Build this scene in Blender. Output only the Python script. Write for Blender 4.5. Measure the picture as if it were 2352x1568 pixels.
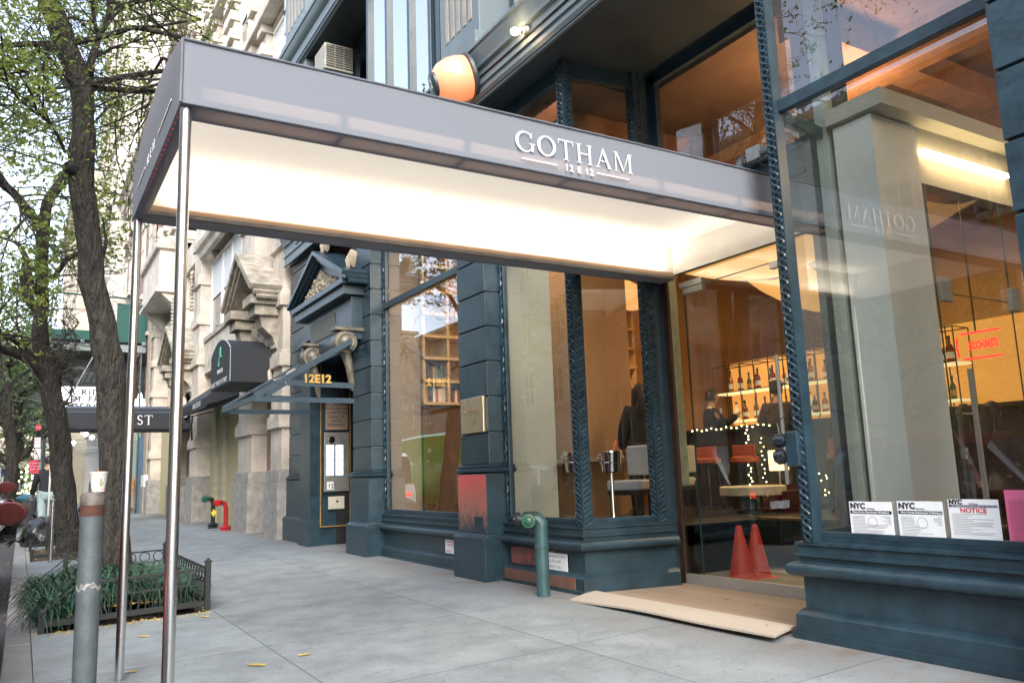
import bpy, bmesh, math, random
import numpy as np
from mathutils import Vector, Matrix
PI=math.pi; R=math.radians
random.seed(7); rng=np.random.default_rng(7)
S=bpy.context.scene
for o in list(bpy.data.objects): bpy.data.objects.remove(o)
# ------------------------------------------------------------ camera, sky, sun
F_,YAW,PIT,ROL=1840.,R(31.4),R(9.28),R(2.05)
CAMP=Vector((0,0,1.10))
f0=Vector((math.sin(YAW),math.cos(YAW),0)); r0=Vector((math.cos(YAW),-math.sin(YAW),0)); u0=Vector((0,0,1))
cf=f0*math.cos(PIT)+u0*math.sin(PIT); cu=-f0*math.sin(PIT)+u0*math.cos(PIT)
cr=r0*math.cos(ROL)-cu*math.sin(ROL); cup=cu*math.cos(ROL)+r0*math.sin(ROL)
cam=bpy.data.cameras.new('camera'); co=bpy.data.objects.new('camera',cam); S.collection.objects.link(co)
cam.sensor_width=36; cam.lens=F_/2352*36; cam.clip_start=.05; cam.clip_end=2000
M=Matrix((cr,cup,-cf)).transposed().to_4x4(); M.translation=CAMP; co.matrix_world=M
S.camera=co
W=bpy.data.worlds.new('World'); S.world=W; W.use_nodes=True
nt=W.node_tree; sky=nt.nodes.new('ShaderNodeTexSky'); sky.sky_type='NISHITA'; sky.sun_disc=False
SUN_EL,SUN_AZ=R(38),R(205)
sky.sun_elevation=SUN_EL; sky.sun_rotation=SUN_AZ; sky.air_density=1.0; sky.dust_density=2.5; sky.ozone_density=.6
bg=nt.nodes['Background']; hs=nt.nodes.new('ShaderNodeHueSaturation'); hs.inputs['Saturation'].default_value=.62; hs.inputs['Value'].default_value=2.1; nt.links.new(sky.outputs[0],hs.inputs['Color']); nt.links.new(hs.outputs[0],bg.inputs[0]); bg.inputs[1].default_value=.15
sl=bpy.data.lights.new('sun','SUN'); sl.energy=.5; sl.angle=R(30); sl.color=(1,.98,.95)
so=bpy.data.objects.new('sun',sl); S.collection.objects.link(so)
sd=Vector((math.sin(SUN_AZ)*math.cos(SUN_EL),math.cos(SUN_AZ)*math.cos(SUN_EL),math.sin(SUN_EL)))
so.rotation_euler=sd.to_track_quat('Z','Y').to_euler()
S.view_settings.view_transform='Standard'; S.view_settings.look='None'; S.view_settings.exposure=1.12; S.view_settings.gamma=1
S.render.engine='CYCLES'; S.cycles.use_denoising=True; S.cycles.max_bounces=8; S.cycles.transparent_max_bounces=16
S.cycles.sample_clamp_indirect=6; S.cycles.glossy_bounces=4; S.cycles.caustics_reflective=False; S.cycles.caustics_refractive=False
# ------------------------------------------------------------ helpers
COL=S.collection
WL={}   # world location of empties
def at(x,y,Y):                       # a point of the plane Y (metres down the street) on the sight line of picture point x,y
    d=cf*F_+cr*(x-1176)+cup*(784-y); t=(Y-CAMP.y)/d.y; return CAMP+d*t
def atX(x,y,X):
    d=cf*F_+cr*(x-1176)+cup*(784-y); t=(X-CAMP.x)/d.x; return CAMP+d*t
def tag(o,label=None,cat=None,group=None,kind=None):
    if label: o['label']=label
    if cat: o['category']=cat
    if group: o['group']=group
    if kind: o['kind']=kind
    return o
def empty(name,loc,label=None,cat=None,group=None,kind=None,rz=0):
    o=bpy.data.objects.new(name,None); COL.objects.link(o); o.location=loc; o.rotation_euler[2]=rz; o.empty_display_size=.2
    WL[o.name]=Vector(loc); return tag(o,label,cat,group,kind)
def link(name,me,mats,parent=None,smooth=False):
    o=bpy.data.objects.new(name,me); COL.objects.link(o)
    for m in (mats if isinstance(mats,(list,tuple)) else [mats]): me.materials.append(m)
    if parent is not None:
        o.parent=parent
    if smooth: me.polygons.foreach_set('use_smooth',[True]*len(me.polygons))
    return o
class MB:
    def __init__(s): s.v=[];s.f=[];s.mi=[];s.m=0
    def add(s,vs,fs):
        b=len(s.v); s.v+= [tuple(v) for v in vs]; s.f+=[[b+i for i in f] for f in fs]; s.mi+=[s.m]*len(fs); return s
    def box(s,x0,x1,y0,y1,z0,z1):
        return s.add([(x0,y0,z0),(x1,y0,z0),(x1,y1,z0),(x0,y1,z0),(x0,y0,z1),(x1,y0,z1),(x1,y1,z1),(x0,y1,z1)],
            [(0,3,2,1),(4,5,6,7),(0,1,5,4),(1,2,6,5),(2,3,7,6),(3,0,4,7)])
    def obox(s,c,ux,uy,uz,hx,hy,hz):
        c=Vector(c);ux=Vector(ux).normalized();uy=Vector(uy).normalized();uz=Vector(uz).normalized()
        vs=[c+ux*(a*hx)+uy*(b*hy)+uz*(d*hz) for d in(-1,1) for a,b in((-1,-1),(1,-1),(1,1),(-1,1))]
        return s.add(vs,[(0,3,2,1),(4,5,6,7),(0,1,5,4),(1,2,6,5),(2,3,7,6),(3,0,4,7)])
    def bar(s,a,b,w,h=None,up=(0,0,1)):
        a=Vector(a);b=Vector(b);d=(b-a);L=d.length;d.normalize();h=h or w
        up=Vector(up)
        if abs(d.dot(up))>.98: up=Vector((1,0,0))
        sx=d.cross(up).normalized(); sz=sx.cross(d)
        return s.obox((a+b)/2,d,sx,sz,L/2,w/2,h/2)
    def prism(s,poly,axis,a,b):       # poly 2-D points; axis 0: (y,z) 1: (x,z) 2: (x,y)
        n=len(poly)
        def P(p,t): return (t,p[0],p[1]) if axis==0 else (p[0],t,p[1]) if axis==1 else (p[0],p[1],t)
        vs=[P(p,a) for p in poly]+[P(p,b) for p in poly]
        return s.add(vs,[list(range(n))[::-1],list(range(n,2*n))]+[(i,(i+1)%n,n+(i+1)%n,n+i) for i in range(n)])
    def tube(s,pts,r,n=8,cap=True,flat=1.0):
        pts=[Vector(p) for p in pts]; m=len(pts)
        rs=r if isinstance(r,(list,tuple)) else [r]*m
        vs=[];prev=None
        for i,p in enumerate(pts):
            d=(pts[min(i+1,m-1)]-pts[max(i-1,0)])
            if d.length<1e-9: d=Vector((0,0,1))
            d.normalize()
            if prev is None:
                u=Vector((0,0,1)) if abs(d.z)<.9 else Vector((1,0,0))
                a=d.cross(u).normalized()
            else: a=(prev-d*prev.dot(d)).normalized()
            prev=a; b=d.cross(a)
            for k in range(n):
                t=2*PI*k/n; vs.append(p+a*(rs[i]*math.cos(t))+b*(rs[i]*flat*math.sin(t)))
        fs=[(i*n+k,i*n+(k+1)%n,(i+1)*n+(k+1)%n,(i+1)*n+k) for i in range(m-1) for k in range(n)]
        if cap: fs+=[list(range(n))[::-1],[(m-1)*n+k for k in range(n)]]
        return s.add(vs,fs)
    def lathe(s,c,prof,n=20,axis=(0,0,1)):
        c=Vector(c); ax=Vector(axis).normalized(); u=Vector((1,0,0)) if abs(ax.x)<.9 else Vector((0,1,0))
        a=ax.cross(u).normalized(); b=ax.cross(a); vs=[]
        for r,h in prof:
            for k in range(n):
                t=2*PI*k/n; vs.append(c+ax*h+a*(r*math.cos(t))+b*(r*math.sin(t)))
        m=len(prof)
        fs=[(i*n+k,i*n+(k+1)%n,(i+1)*n+(k+1)%n,(i+1)*n+k) for i in range(m-1) for k in range(n)]
        fs+=[list(range(n))[::-1],[(m-1)*n+k for k in range(n)]]
        return s.add(vs,fs)
    def sweep(s,prof,path,right=True,closed=False):   # prof (out,z) along a plan path, mitred
        P=[Vector((p[0],p[1])) for p in path]; n=len(P); vs=[]
        for i in range(n):
            ns=[]
            if i>0: d=(P[i]-P[i-1]).normalized(); ns.append(Vector((d.y,-d.x)))
            if i<n-1: d=(P[i+1]-P[i]).normalized(); ns.append(Vector((d.y,-d.x)))
            nn=sum(ns,Vector((0,0))); nn.normalize(); k=1/max(.3,nn.dot(ns[0]))
            if not right: k=-k
            for o,z in prof: q=P[i]+nn*(o*k); vs.append((q.x,q.y,z))
        m=len(prof)
        fs=[(i*m+j,(i+1)*m+j,(i+1)*m+(j+1),i*m+j+1) for i in range(n-1) for j in range(m-1)]
        fs+=[list(range(m)),[(n-1)*m+j for j in range(m)][::-1]]
        return s.add(vs,fs)
    def build(s,name,mats,parent=None,smooth=False,bevel=0,label=None,cat=None,group=None,kind=None,loc=None):
        off=Vector((0,0,0))
        if parent is not None: off=WL.get(parent.name,off)
        if loc is not None: off=Vector(loc)
        me=bpy.data.meshes.new(name)
        me.from_pydata([tuple(Vector(v)-off) for v in s.v],[],s.f)
        if isinstance(mats,(list,tuple)): 
            me.polygons.foreach_set('material_index',s.mi)
        o=link(name,me,mats,parent)
        bm=bmesh.new(); bm.from_mesh(me); bmesh.ops.recalc_face_normals(bm,faces=bm.faces)
        bm.to_mesh(me); bm.free()
        if bevel:
            md=o.modifiers.new('bevel','BEVEL'); md.width=bevel; md.segments=2; md.limit_method='ANGLE'; md.angle_limit=R(40)
        if smooth:
            me.polygons.foreach_set('use_smooth',[True]*len(me.polygons))
            try: me.set_sharp_from_angle(angle=R(38))
            except Exception: pass
        if parent is None and loc is not None: o.location=loc
        WL[o.name]=off
        return tag(o,label,cat,group,kind)
def copy_tree(o,parent=None):
    c=o.copy(); COL.objects.link(c); c.parent=parent
    for ch in o.children: copy_tree(ch,c)
    WL[c.name]=Vector(c.location); return c
# ------------------------------------------------------------ materials
def newmat(name):
    m=bpy.data.materials.new(name); m.use_nodes=True; n=m.node_tree; b=n.nodes['Principled BSDF']; return m,n,b
def mat(name,c,rough=.6,metal=0,var=.25,scale=6,bump=.15,bscale=40,bdist=.01,c2=None,spots=None,spotscale=3,spotthr=.62,aniso=None,coat=0,emis=None,estr=0,spec=.5,streak=False):
    m,n,b=newmat(name); L=n.links
    tc=n.nodes.new('ShaderNodeTexCoord'); src=tc.outputs['Object']
    if streak or aniso:
        mp=n.nodes.new('ShaderNodeMapping'); mp.inputs['Scale'].default_value=aniso or (1,1,.12); L.new(src,mp.inputs[0]); ss=mp.outputs[0]
    else: ss=src
    no=n.nodes.new('ShaderNodeTexNoise'); no.inputs['Scale'].default_value=scale; no.inputs['Detail'].default_value=6; no.inputs['Roughness'].default_value=.62; L.new(ss,no.inputs['Vector'])
    rp=n.nodes.new('ShaderNodeValToRGB'); c=tuple(c); d=c2 or tuple(x*(1-var) for x in c); h=tuple(min(1,x*(1+var*.6)) for x in c)
    rp.color_ramp.elements[0].color=(*d,1); rp.color_ramp.elements[1].color=(*h,1); rp.color_ramp.elements[0].position=.3; rp.color_ramp.elements[1].position=.7
    L.new(no.outputs[0],rp.inputs[0]); col=rp.outputs[0]
    if spots:
        n2=n.nodes.new('ShaderNodeTexNoise'); n2.inputs['Scale'].default_value=spotscale; n2.inputs['Detail'].default_value=8; n2.inputs['Roughness'].default_value=.7; L.new(src,n2.inputs['Vector'])
        r2=n.nodes.new('ShaderNodeValToRGB'); r2.color_ramp.elements[0].position=spotthr; r2.color_ramp.elements[1].position=spotthr+.05; L.new(n2.outputs[0],r2.inputs[0])
        mx=n.nodes.new('ShaderNodeMixRGB'); L.new(r2.outputs[0],mx.inputs[0]); L.new(col,mx.inputs[1]); mx.inputs[2].default_value=(*spots,1); col=mx.outputs[0]
    L.new(col,b.inputs['Base Color'])
    b.inputs['Roughness'].default_value=rough; b.inputs['Metallic'].default_value=metal
    b.inputs['Specular IOR Level'].default_value=spec
    if coat: b.inputs['Coat Weight'].default_value=coat; b.inputs['Coat Roughness'].default_value=.05
    if bump:
        nb=n.nodes.new('ShaderNodeTexNoise'); nb.inputs['Scale'].default_value=bscale; nb.inputs['Detail'].default_value=4; L.new(ss,nb.inputs['Vector'])
        bp=n.nodes.new('ShaderNodeBump'); bp.inputs['Strength'].default_value=bump; bp.inputs['Distance'].default_value=bdist; L.new(nb.outputs[0],bp.inputs['Height']); L.new(bp.outputs[0],b.inputs['Normal'])
        mr=n.nodes.new('ShaderNodeMapRange'); mr.inputs[3].default_value=max(0,rough-.1); mr.inputs[4].default_value=min(1,rough+.12); L.new(no.outputs[0],mr.inputs[0]); L.new(mr.outputs[0],b.inputs['Roughness'])
    if emis: b.inputs['Emission Color'].default_value=(*emis,1); b.inputs['Emission Strength'].default_value=estr
    return m
def emi(name,c,st):
    m,n,b=newmat(name); b.inputs['Base Color'].default_value=(*[min(.8,x) for x in c],1); b.inputs['Emission Color'].default_value=(*c,1); b.inputs['Emission Strength'].default_value=st; return m
def glass(name,tint=(.93,.96,.94),ior=.1,rough=0.0,wob=0.0):
    m=bpy.data.materials.new(name); m.use_nodes=True; n=m.node_tree; n.nodes.clear(); L=n.links
    o=n.nodes.new('ShaderNodeOutputMaterial'); mx=n.nodes.new('ShaderNodeMixShader'); t=n.nodes.new('ShaderNodeBsdfTransparent'); g=n.nodes.new('ShaderNodeBsdfGlossy')
    fr=n.nodes.new('ShaderNodeLayerWeight'); fr.inputs[0].default_value=.5; pw=n.nodes.new('ShaderNodeMath'); pw.operation='POWER'; pw.inputs[1].default_value=3.0; L.new(fr.outputs['Facing'],pw.inputs[0]); mu=n.nodes.new('ShaderNodeMath'); mu.operation='MULTIPLY_ADD'; mu.inputs[1].default_value=1-ior; mu.inputs[2].default_value=ior; mu.use_clamp=True
    t.inputs[0].default_value=(*tint,1); g.inputs[0].default_value=(.95,.97,1,1); g.inputs[1].default_value=rough
    L.new(pw.outputs[0],mu.inputs[0]); L.new(mu.outputs[0],mx.inputs[0]); L.new(t.outputs[0],mx.inputs[1]); L.new(g.outputs[0],mx.inputs[2]); L.new(mx.outputs[0],o.inputs[0])
    if wob:
        tc=n.nodes.new('ShaderNodeTexCoord'); no=n.nodes.new('ShaderNodeTexNoise'); no.inputs['Scale'].default_value=1.3; L.new(tc.outputs['Object'],no.inputs['Vector'])
        bp=n.nodes.new('ShaderNodeBump'); bp.inputs['Strength'].default_value=wob; bp.inputs['Distance'].default_value=.02; L.new(no.outputs[0],bp.inputs['Height']); L.new(bp.outputs[0],g.inputs['Normal'])
    return m
def grid_mat(name,c,cx,cy,jx,jy,ox=0,oy=0,axes=(0,1),jw=.006,jc=.35,rough=.8,cellvar=.16,stain=None,scale=3,brick=False,bump=.3,nz=.9,edge=None):
    """paving / ashlar / brick: joints every cx,cy metres in the two given object axes"""
    m,n,b=newmat(name); L=n.links; N=n.nodes.new
    tc=N('ShaderNodeTexCoord'); sp=N('ShaderNodeSeparateXYZ'); L.new(tc.outputs['Object'],sp.inputs[0])
    def mth(op,a,bv=None,cl=False):
        k=N('ShaderNodeMath'); k.operation=op; k.use_clamp=cl
        for i,x in enumerate((a,bv)):
            if x is None: continue
            if isinstance(x,(int,float)): k.inputs[i].default_value=x
            else: L.new(x,k.inputs[i])
        return k.outputs[0]
    U=sp.outputs[axes[0]]; V=sp.outputs[axes[1]]
    v=mth('DIVIDE',mth('ADD',V,oy),cy); vf=mth('FLOOR',v)
    u=mth('DIVIDE',mth('ADD',U,ox),cx)
    if brick: u=mth('ADD',u,mth('MULTIPLY',mth('MODULO',vf,2),.5))
    uf=mth('FLOOR',u)
    fu=mth('ABSOLUTE',mth('SUBTRACT',mth('FRACT',u),.5)); fv=mth('ABSOLUTE',mth('SUBTRACT',mth('FRACT',v),.5))
    ju=mth('GREATER_THAN',fu,.5-jx/cx); jv=mth('GREATER_THAN',fv,.5-jy/cy); j=mth('MAXIMUM',ju,jv)
    cb=N('ShaderNodeCombineXYZ'); L.new(uf,cb.inputs[0]); L.new(vf,cb.inputs[1])
    wn=N('ShaderNodeTexWhiteNoise'); wn.noise_dimensions='3D'; L.new(cb.outputs[0],wn.inputs['Vector'])
    no=N('ShaderNodeTexNoise'); no.inputs['Scale'].default_value=scale; no.inputs['Detail'].default_value=8; no.inputs['Roughness'].default_value=.68; L.new(tc.outputs['Object'],no.inputs['Vector'])
    n2=N('ShaderNodeTexNoise'); n2.inputs['Scale'].default_value=180; n2.inputs['Detail'].default_value=2; L.new(tc.outputs['Object'],n2.inputs['Vector'])
    f=mth('ADD',mth('MULTIPLY',wn.outputs[0],cellvar),mth('ADD',mth('MULTIPLY',no.outputs[0],nz),mth('MULTIPLY',n2.outputs[0],.45)))
    f=mth('ADD',f,1-cellvar/2-nz/2-.225)   # ~1
    vm=N('ShaderNodeVectorMath'); vm.operation='SCALE'; vm.inputs[0].default_value=c; L.new(f,vm.inputs['Scale'])
    mx=N('ShaderNodeMixRGB'); L.new(j,mx.inputs[0]); L.new(vm.outputs[0],mx.inputs[1]); mx.inputs[2].default_value=(*[x*jc for x in c],1); col=mx.outputs[0]
    if stain:
        for (sc,th,sz,am) in stain:
            n3=N('ShaderNodeTexNoise'); n3.inputs['Scale'].default_value=sz; n3.inputs['Detail'].default_value=5; L.new(tc.outputs['Object'],n3.inputs['Vector'])
            r3=N('ShaderNodeMapRange'); r3.inputs[1].default_value=th; r3.inputs[2].default_value=th+.05; r3.inputs[4].default_value=am; L.new(n3.outputs[0],r3.inputs[0])
            m3=N('ShaderNodeMixRGB'); L.new(r3.outputs[0],m3.inputs[0]); L.new(col,m3.inputs[1]); m3.inputs[2].default_value=(*sc,1); col=m3.outputs[0]
    if edge:
        e1=N('ShaderNodeMapRange'); e1.inputs[1].default_value=edge[0]; e1.inputs[2].default_value=edge[1]; L.new(sp.outputs[0],e1.inputs[0])
        e2=N('ShaderNodeMapRange'); e2.inputs[1].default_value=.38; e2.inputs[2].default_value=.62; L.new(no.outputs[0],e2.inputs[0])
        em=N('ShaderNodeMixRGB'); L.new(mth('MULTIPLY',mth('MULTIPLY',e1.outputs[0],e2.outputs[0]),.75),em.inputs[0]); L.new(col,em.inputs[1]); em.inputs[2].default_value=(.13,.085,.06,1); col=em.outputs[0]
    L.new(col,b.inputs['Base Color']); b.inputs['Roughness'].default_value=rough
    hh=mth('SUBTRACT',mth('MULTIPLY',n2.outputs[0],.25),mth('MULTIPLY',j,1.0))
    bp=N('ShaderNodeBump'); bp.inputs['Strength'].default_value=bump; bp.inputs['Distance'].default_value=.006; L.new(hh,bp.inputs['Height']); L.new(bp.outputs[0],b.inputs['Normal'])
    return m
BLUE=mat('blue_iron_paint',(.020,.045,.063),.33,var=.42,scale=7,bump=.5,bscale=28,bdist=.004,spots=(.13,.16,.17),spotscale=70,spotthr=.69)
BLUEW=mat('worn_blue_iron_paint',(.018,.040,.054),.35,var=.45,scale=4,bump=.4,bscale=35,bdist=.006,spots=(.17,.06,.035),spotscale=9,spotthr=.66)
BLUEG=mat('pale_blue_grey_paint',(.15,.195,.22),.5,var=.2,scale=3,bump=.2,bscale=40,streak=True)
DARKSOF=mat('dark_soffit_paint',(.028,.042,.045),.6,var=.3,scale=3)
FLAKE=mat('flaking_red_primer',(.25,.07,.045),.5,var=.5,scale=14,bump=.8,bscale=40,bdist=.01,c2=(.035,.055,.07))
FABRIC=mat('grey_canopy_fabric',(.19,.185,.20),.8,var=.06,scale=4,bump=.25,bscale=500,bdist=.002)
CEILW=mat('white_canopy_ceiling',(.8,.76,.7),.7,var=.03,bump=0,emis=(1,.88,.74),estr=.23)
STEEL=mat('brushed_stainless',(.62,.62,.62),.24,1,var=.08,scale=3,bump=.05,bscale=90,aniso=(1,1,.05))
SATIN=mat('satin_nickel',(.40,.39,.37),.33,.45,var=.08,bump=.05)
GLASS=glass('window_glass',(.93,.96,.95),.13,0,.012)
GLASSG=glass('green_door_glass',(.80,.87,.79),.11)
GLASSU=glass('upper_window_glass',(.35,.42,.45),.55,0,.02)
WHITE=mat('white_paint',(.78,.77,.73),.6,var=.05,bump=.05)
CREAM=mat('cream_plaster',(.55,.50,.38),.7,var=.05,bump=.05)
LETTER=mat('white_lettering',(.8,.8,.8),.6,var=.02,bump=0)
BLACK=mat('black_paint',(.015,.016,.018),.45,var=.3)
DARK=mat('dark_interior_wood',(.02,.015,.012),.5,var=.4)
STONE=mat('pale_limestone',(.60,.54,.47),.8,var=.16,scale=2.5,bump=.4,bscale=30,c2=(.38,.34,.29))
STONED=mat('weathered_stone',(.40,.36,.30),.85,var=.3,scale=5,bump=.6,bscale=25,c2=(.15,.14,.11))
GRAN=mat('grey_granite',(.33,.32,.30),.75,var=.25,scale=6,bump=.3,bscale=120,c2=(.20,.19,.18))
YELW=mat('yellow_stucco',(.42,.38,.22),.85,var=.08,scale=4,bump=.3,bscale=90)
BROWNP=mat('brown_door_panel',(.24,.18,.14),.6,var=.12)
BRICK=grid_mat('tan_brick',(.42,.35,.28),.21,.07,.006,.006,axes=(1,2),brick=True,jc=.8,cellvar=.35)
BRICKD=grid_mat('dark_brick',(.23,.17,.15),.21,.07,.006,.006,axes=(1,2),brick=True,jc=.9,cellvar=.35)
ASHLAR=grid_mat('ashlar_wall',(.60,.54,.45),1.2,.45,.006,.006,axes=(1,2),brick=True,jc=.7,cellvar=.1)
PAVE=grid_mat('concrete_paving',(.205,.235,.248),1.55,1.52,.006,.006,ox=.0,oy=.05,jc=.5,cellvar=.16,scale=2.6,nz=1.3,edge=(3.55,4.05),
   stain=[((.27,.29,.30),.58,1.6,.4),((.24,.15,.10),.69,1.1,.35),((.08,.08,.08),.735,7,.55),((.08,.085,.085),.635,30,.6),((.42,.44,.44),.665,44,.6),((.10,.11,.11),.60,.9,.25)])
CURB=mat('bluestone_kerb',(.25,.25,.25),.75,var=.2,scale=4,bump=.4,bscale=60)
ASPH=mat('asphalt',(.055,.055,.058),.85,var=.3,scale=3,bump=.6,bscale=200,bdist=.01,spots=(.12,.12,.12),spotscale=60,spotthr=.68)
BARK=mat('tree_bark',(.052,.046,.038),.9,var=.6,scale=16,bump=1.0,bscale=30,bdist=.12,aniso=(1,1,.30),c2=(.010,.010,.009))
SOIL=mat('pit_soil',(.075,.055,.040),.95,var=.5,scale=18,bump=1,bscale=60,bdist=.03,spots=(.30,.20,.05),spotscale=45,spotthr=.67)
IRON=mat('black_iron',(.012,.015,.015),.4,var=.2,bump=.2,bscale=80)
GALV=mat('galvanised_pipe',(.10,.125,.135),.55,.3,var=.3,scale=7,bump=.3,bscale=60,spots=(.2,.09,.05),spotscale=5,spotthr=.69)
GREENP=mat('green_fitting',(.015,.09,.06),.35,var=.3)
PIPEB=mat('blue_green_pipe',(.035,.085,.095),.4,var=.25,scale=7,spots=(.3,.34,.34),spotscale=22,spotthr=.70,bump=.3)
REDP=mat('red_enamel',(.42,.015,.018),.3,var=.2,coat=.3)
PAPER=mat('white_paper',(.74,.77,.80),.6,var=.05,bump=.05,bscale=8)
PINK=mat('pink_paper',(.72,.16,.30),.6,var=.06,bump=.05)
INK=mat('black_ink',(.02,.02,.025),.7,bump=0); INKG=mat('grey_ink',(.30,.31,.33),.8,bump=0); INKR=mat('red_ink',(.6,.05,.06),.7,bump=0); INKB=mat('navy_ink',(.02,.03,.10),.7,bump=0)
PLY=mat('plywood',(.27,.205,.15),.75,var=.22,scale=5,bump=.3,bscale=50,aniso=(1,.10,1),spots=(.12,.08,.055),spotscale=7,spotthr=.62)
PLYL=mat('pale_plywood',(.42,.37,.31),.7,var=.12,scale=2.5,bump=.2,aniso=(1,.10,1),spots=(.22,.16,.11),spotscale=8,spotthr=.64)
CONE=mat('orange_cone',(.62,.045,.02),.5,var=.08,bump=.05)
GOLD=mat('gold_leaf',(.75,.50,.16),.3,.8,var=.1)
BRASS=mat('pale_brass',(.72,.58,.42),.28,.9,var=.1,bump=.08)
COPPER=mat('bronze_edge',(.10,.055,.04),.4,.6,var=.3)
WOODL=mat('lit_shelf_wood',(.52,.34,.15),.5,var=.15,aniso=(.2,1,1),scale=6)
ORANGE=mat('amber_plaster',(.46,.28,.12),.75,var=.12,scale=1.2)
CEILB=mat('brown_ceiling',(.20,.125,.08),.8,var=.2,scale=4,bump=.3,bscale=60)
SKIN=mat('skin',(.45,.25,.17),.5,var=.1,bump=0); HAIR=mat('dark_hair',(.015,.011,.009),.5,bump=.5,bscale=120); HAIRB=mat('fair_hair',(.35,.22,.11),.5,bump=.5)
SUIT=mat('black_cloth',(.013,.013,.017),.85,var=.3); BROWNC=mat('brown_cloth',(.06,.035,.025),.85,var=.3); SHIRT=mat('white_shirt',(.7,.66,.6),.7); TIE=mat('tan_tie',(.40,.25,.13),.6); JEAN=mat('pale_jeans',(.33,.42,.43),.85); TAN=mat('tan_cloth',(.42,.26,.12),.8)
ORD=['first','second','third','fourth','fifth','sixth','seventh','eighth','ninth','tenth','eleventh','twelfth','thirteenth','fourteenth','fifteenth','sixteenth','seventeenth','eighteenth','nineteenth','twentieth','twenty-first','twenty-second','twenty-third','twenty-fourth','twenty-fifth','twenty-sixth']
WARM=emi('warm_lamp',(1,.62,.28),9); WARMW=emi('warm_white_lamp',(1,.80,.52),7); FAIRY=emi('fairy_light',(1,.86,.35),14); NEON=emi('red_neon',(1,.012,.015),3.2); BLUEL=emi('blue_button_light',(.35,.6,1),1.6)
SHADE=emi('fabric_lamp_shade',(1,.50,.17),.42)
AWN=mat('black_canvas',(.018,.022,.028),.7,var=.2,bump=.2,bscale=200)
SHEDG=mat('green_plywood',(.010,.075,.065),.7,var=.12,scale=3)
def flat_text(txt,size,origin,ux,uz,material,name,parent,extr=.001,spacing=1.0,align='LEFT',label=None,shear=0,bold=0,sx=1.0):
    cu=bpy.data.curves.new('t','FONT'); cu.body=txt; cu.size=size; cu.align_x=align; cu.space_character=spacing; cu.extrude=extr; cu.shear=shear; cu.offset=bold; cu.resolution_u=3
    t=bpy.data.objects.new('t',cu); COL.objects.link(t)
    dg=bpy.context.evaluated_depsgraph_get(); me=bpy.data.meshes.new_from_object(t.evaluated_get(dg)); bpy.data.objects.remove(t)
    ux=Vector(ux).normalized(); uz=Vector(uz).normalized(); n=ux.cross(uz)
    off=WL.get(parent.name,Vector((0,0,0))) if parent else Vector((0,0,0))
    for v in me.vertices:
        c=v.co.copy(); v.co=Vector(origin)+ux*(c.x*sx)+uz*c.y+n*c.z-off
    me.name=name; me.materials.clear()
    o=link(name,me,material,parent); 
    if label: o['label']=label
    return o
# serif capitals as outline pieces, unit height
def stroke(pts,ws):
    P=[Vector(p) for p in pts]; a=[];b=[]
    for i,p in enumerate(P):
        d=(P[min(i+1,len(P)-1)]-P[max(i-1,0)]).normalized(); n=Vector((-d.y,d.x)); a.append(p+n*ws[i]/2); b.append(p-n*ws[i]/2)
    return [[a[i],a[i+1],b[i+1],b[i]] for i in range(len(P)-1)]
def rect(x0,x1,y0,y1): return [[Vector((x0,y0)),Vector((x1,y0)),Vector((x1,y1)),Vector((x0,y1))]]
def serif(x,w,y,up): 
    s=.025 if up else -.025
    return rect(x-w/2,x+w/2,min(y,y+s),max(y,y+s))
def poly(*p): return [[Vector(q) for q in p]]
def arc(cx,cy,rx,ry,a0,a1,wf,n=28):
    pts=[];ws=[]
    for i in range(n+1):
        t=a0+(a1-a0)*i/n; pts.append((cx+rx*math.cos(t),cy+ry*math.sin(t))); ws.append(wf(t))
    return stroke(pts,ws)
GL={
'O':(.98,lambda:arc(.49,.5,.40,.475,0,2*PI,lambda t:.05+.10*abs(math.cos(t))**1.5,44)),
'G':(.98,lambda:arc(.50,.5,.41,.475,R(48),R(322),lambda t:.05+.10*max(0,-math.cos(t))**1.2)+rect(.80,.91,.06,.42)+rect(.70,1.0,.42,.445)+poly((.74,.70),(.80,.98),(.83,.98),(.80,.70))),
'T':(.80,lambda:rect(.35,.47,.02,.97)+rect(.02,.80,.955,1.0)+rect(.02,.05,.78,.955)+rect(.77,.80,.78,.955)+serif(.41,.30,0,True)),
'H':(.98,lambda:rect(.14,.26,.02,.98)+rect(.72,.84,.02,.98)+rect(.26,.72,.49,.535)+serif(.2,.30,0,True)+serif(.78,.30,0,True)+serif(.2,.30,1,False)+serif(.78,.30,1,False)),
'A':(.90,lambda:poly((.10,0.02),(.14,.02),(.475,.93),(.43,1.0))+poly((.43,1.0),(.47,1.0),(.84,.02),(.70,.02),(.40,.84))+rect(.24,.66,.33,.365)+serif(.13,.26,0,True)+serif(.77,.28,0,True)),
'M':(1.12,lambda:rect(.13,.17,.02,.98)+rect(.90,1.02,.02,.98)+poly((.13,1.0),(.25,1.0),(.58,.10),(.54,0))+poly((.54,0),(.59,.09),(.92,1.0),(.88,1.0))+serif(.15,.24,0,True)+serif(.96,.28,0,True)+rect(.03,.2,.975,1.0)+rect(.88,1.12,.975,1.0)),
'S':(.62,lambda:arc(.30,.74,.20,.235,R(20),R(230),lambda t:.06+.04*abs(math.cos(t)))+stroke([(.16,.58),(.30,.51),(.44,.42)],[.10,.13,.11])+arc(.30,.26,.21,.235,R(40),R(-160),lambda t:.06+.04*abs(math.cos(t)))),
'1':(.45,lambda:rect(.20,.32,.02,.98)+poly((.06,.84),(.20,.88),(.20,.98),(.08,.90))+serif(.26,.30,0,True)),
}
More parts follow.
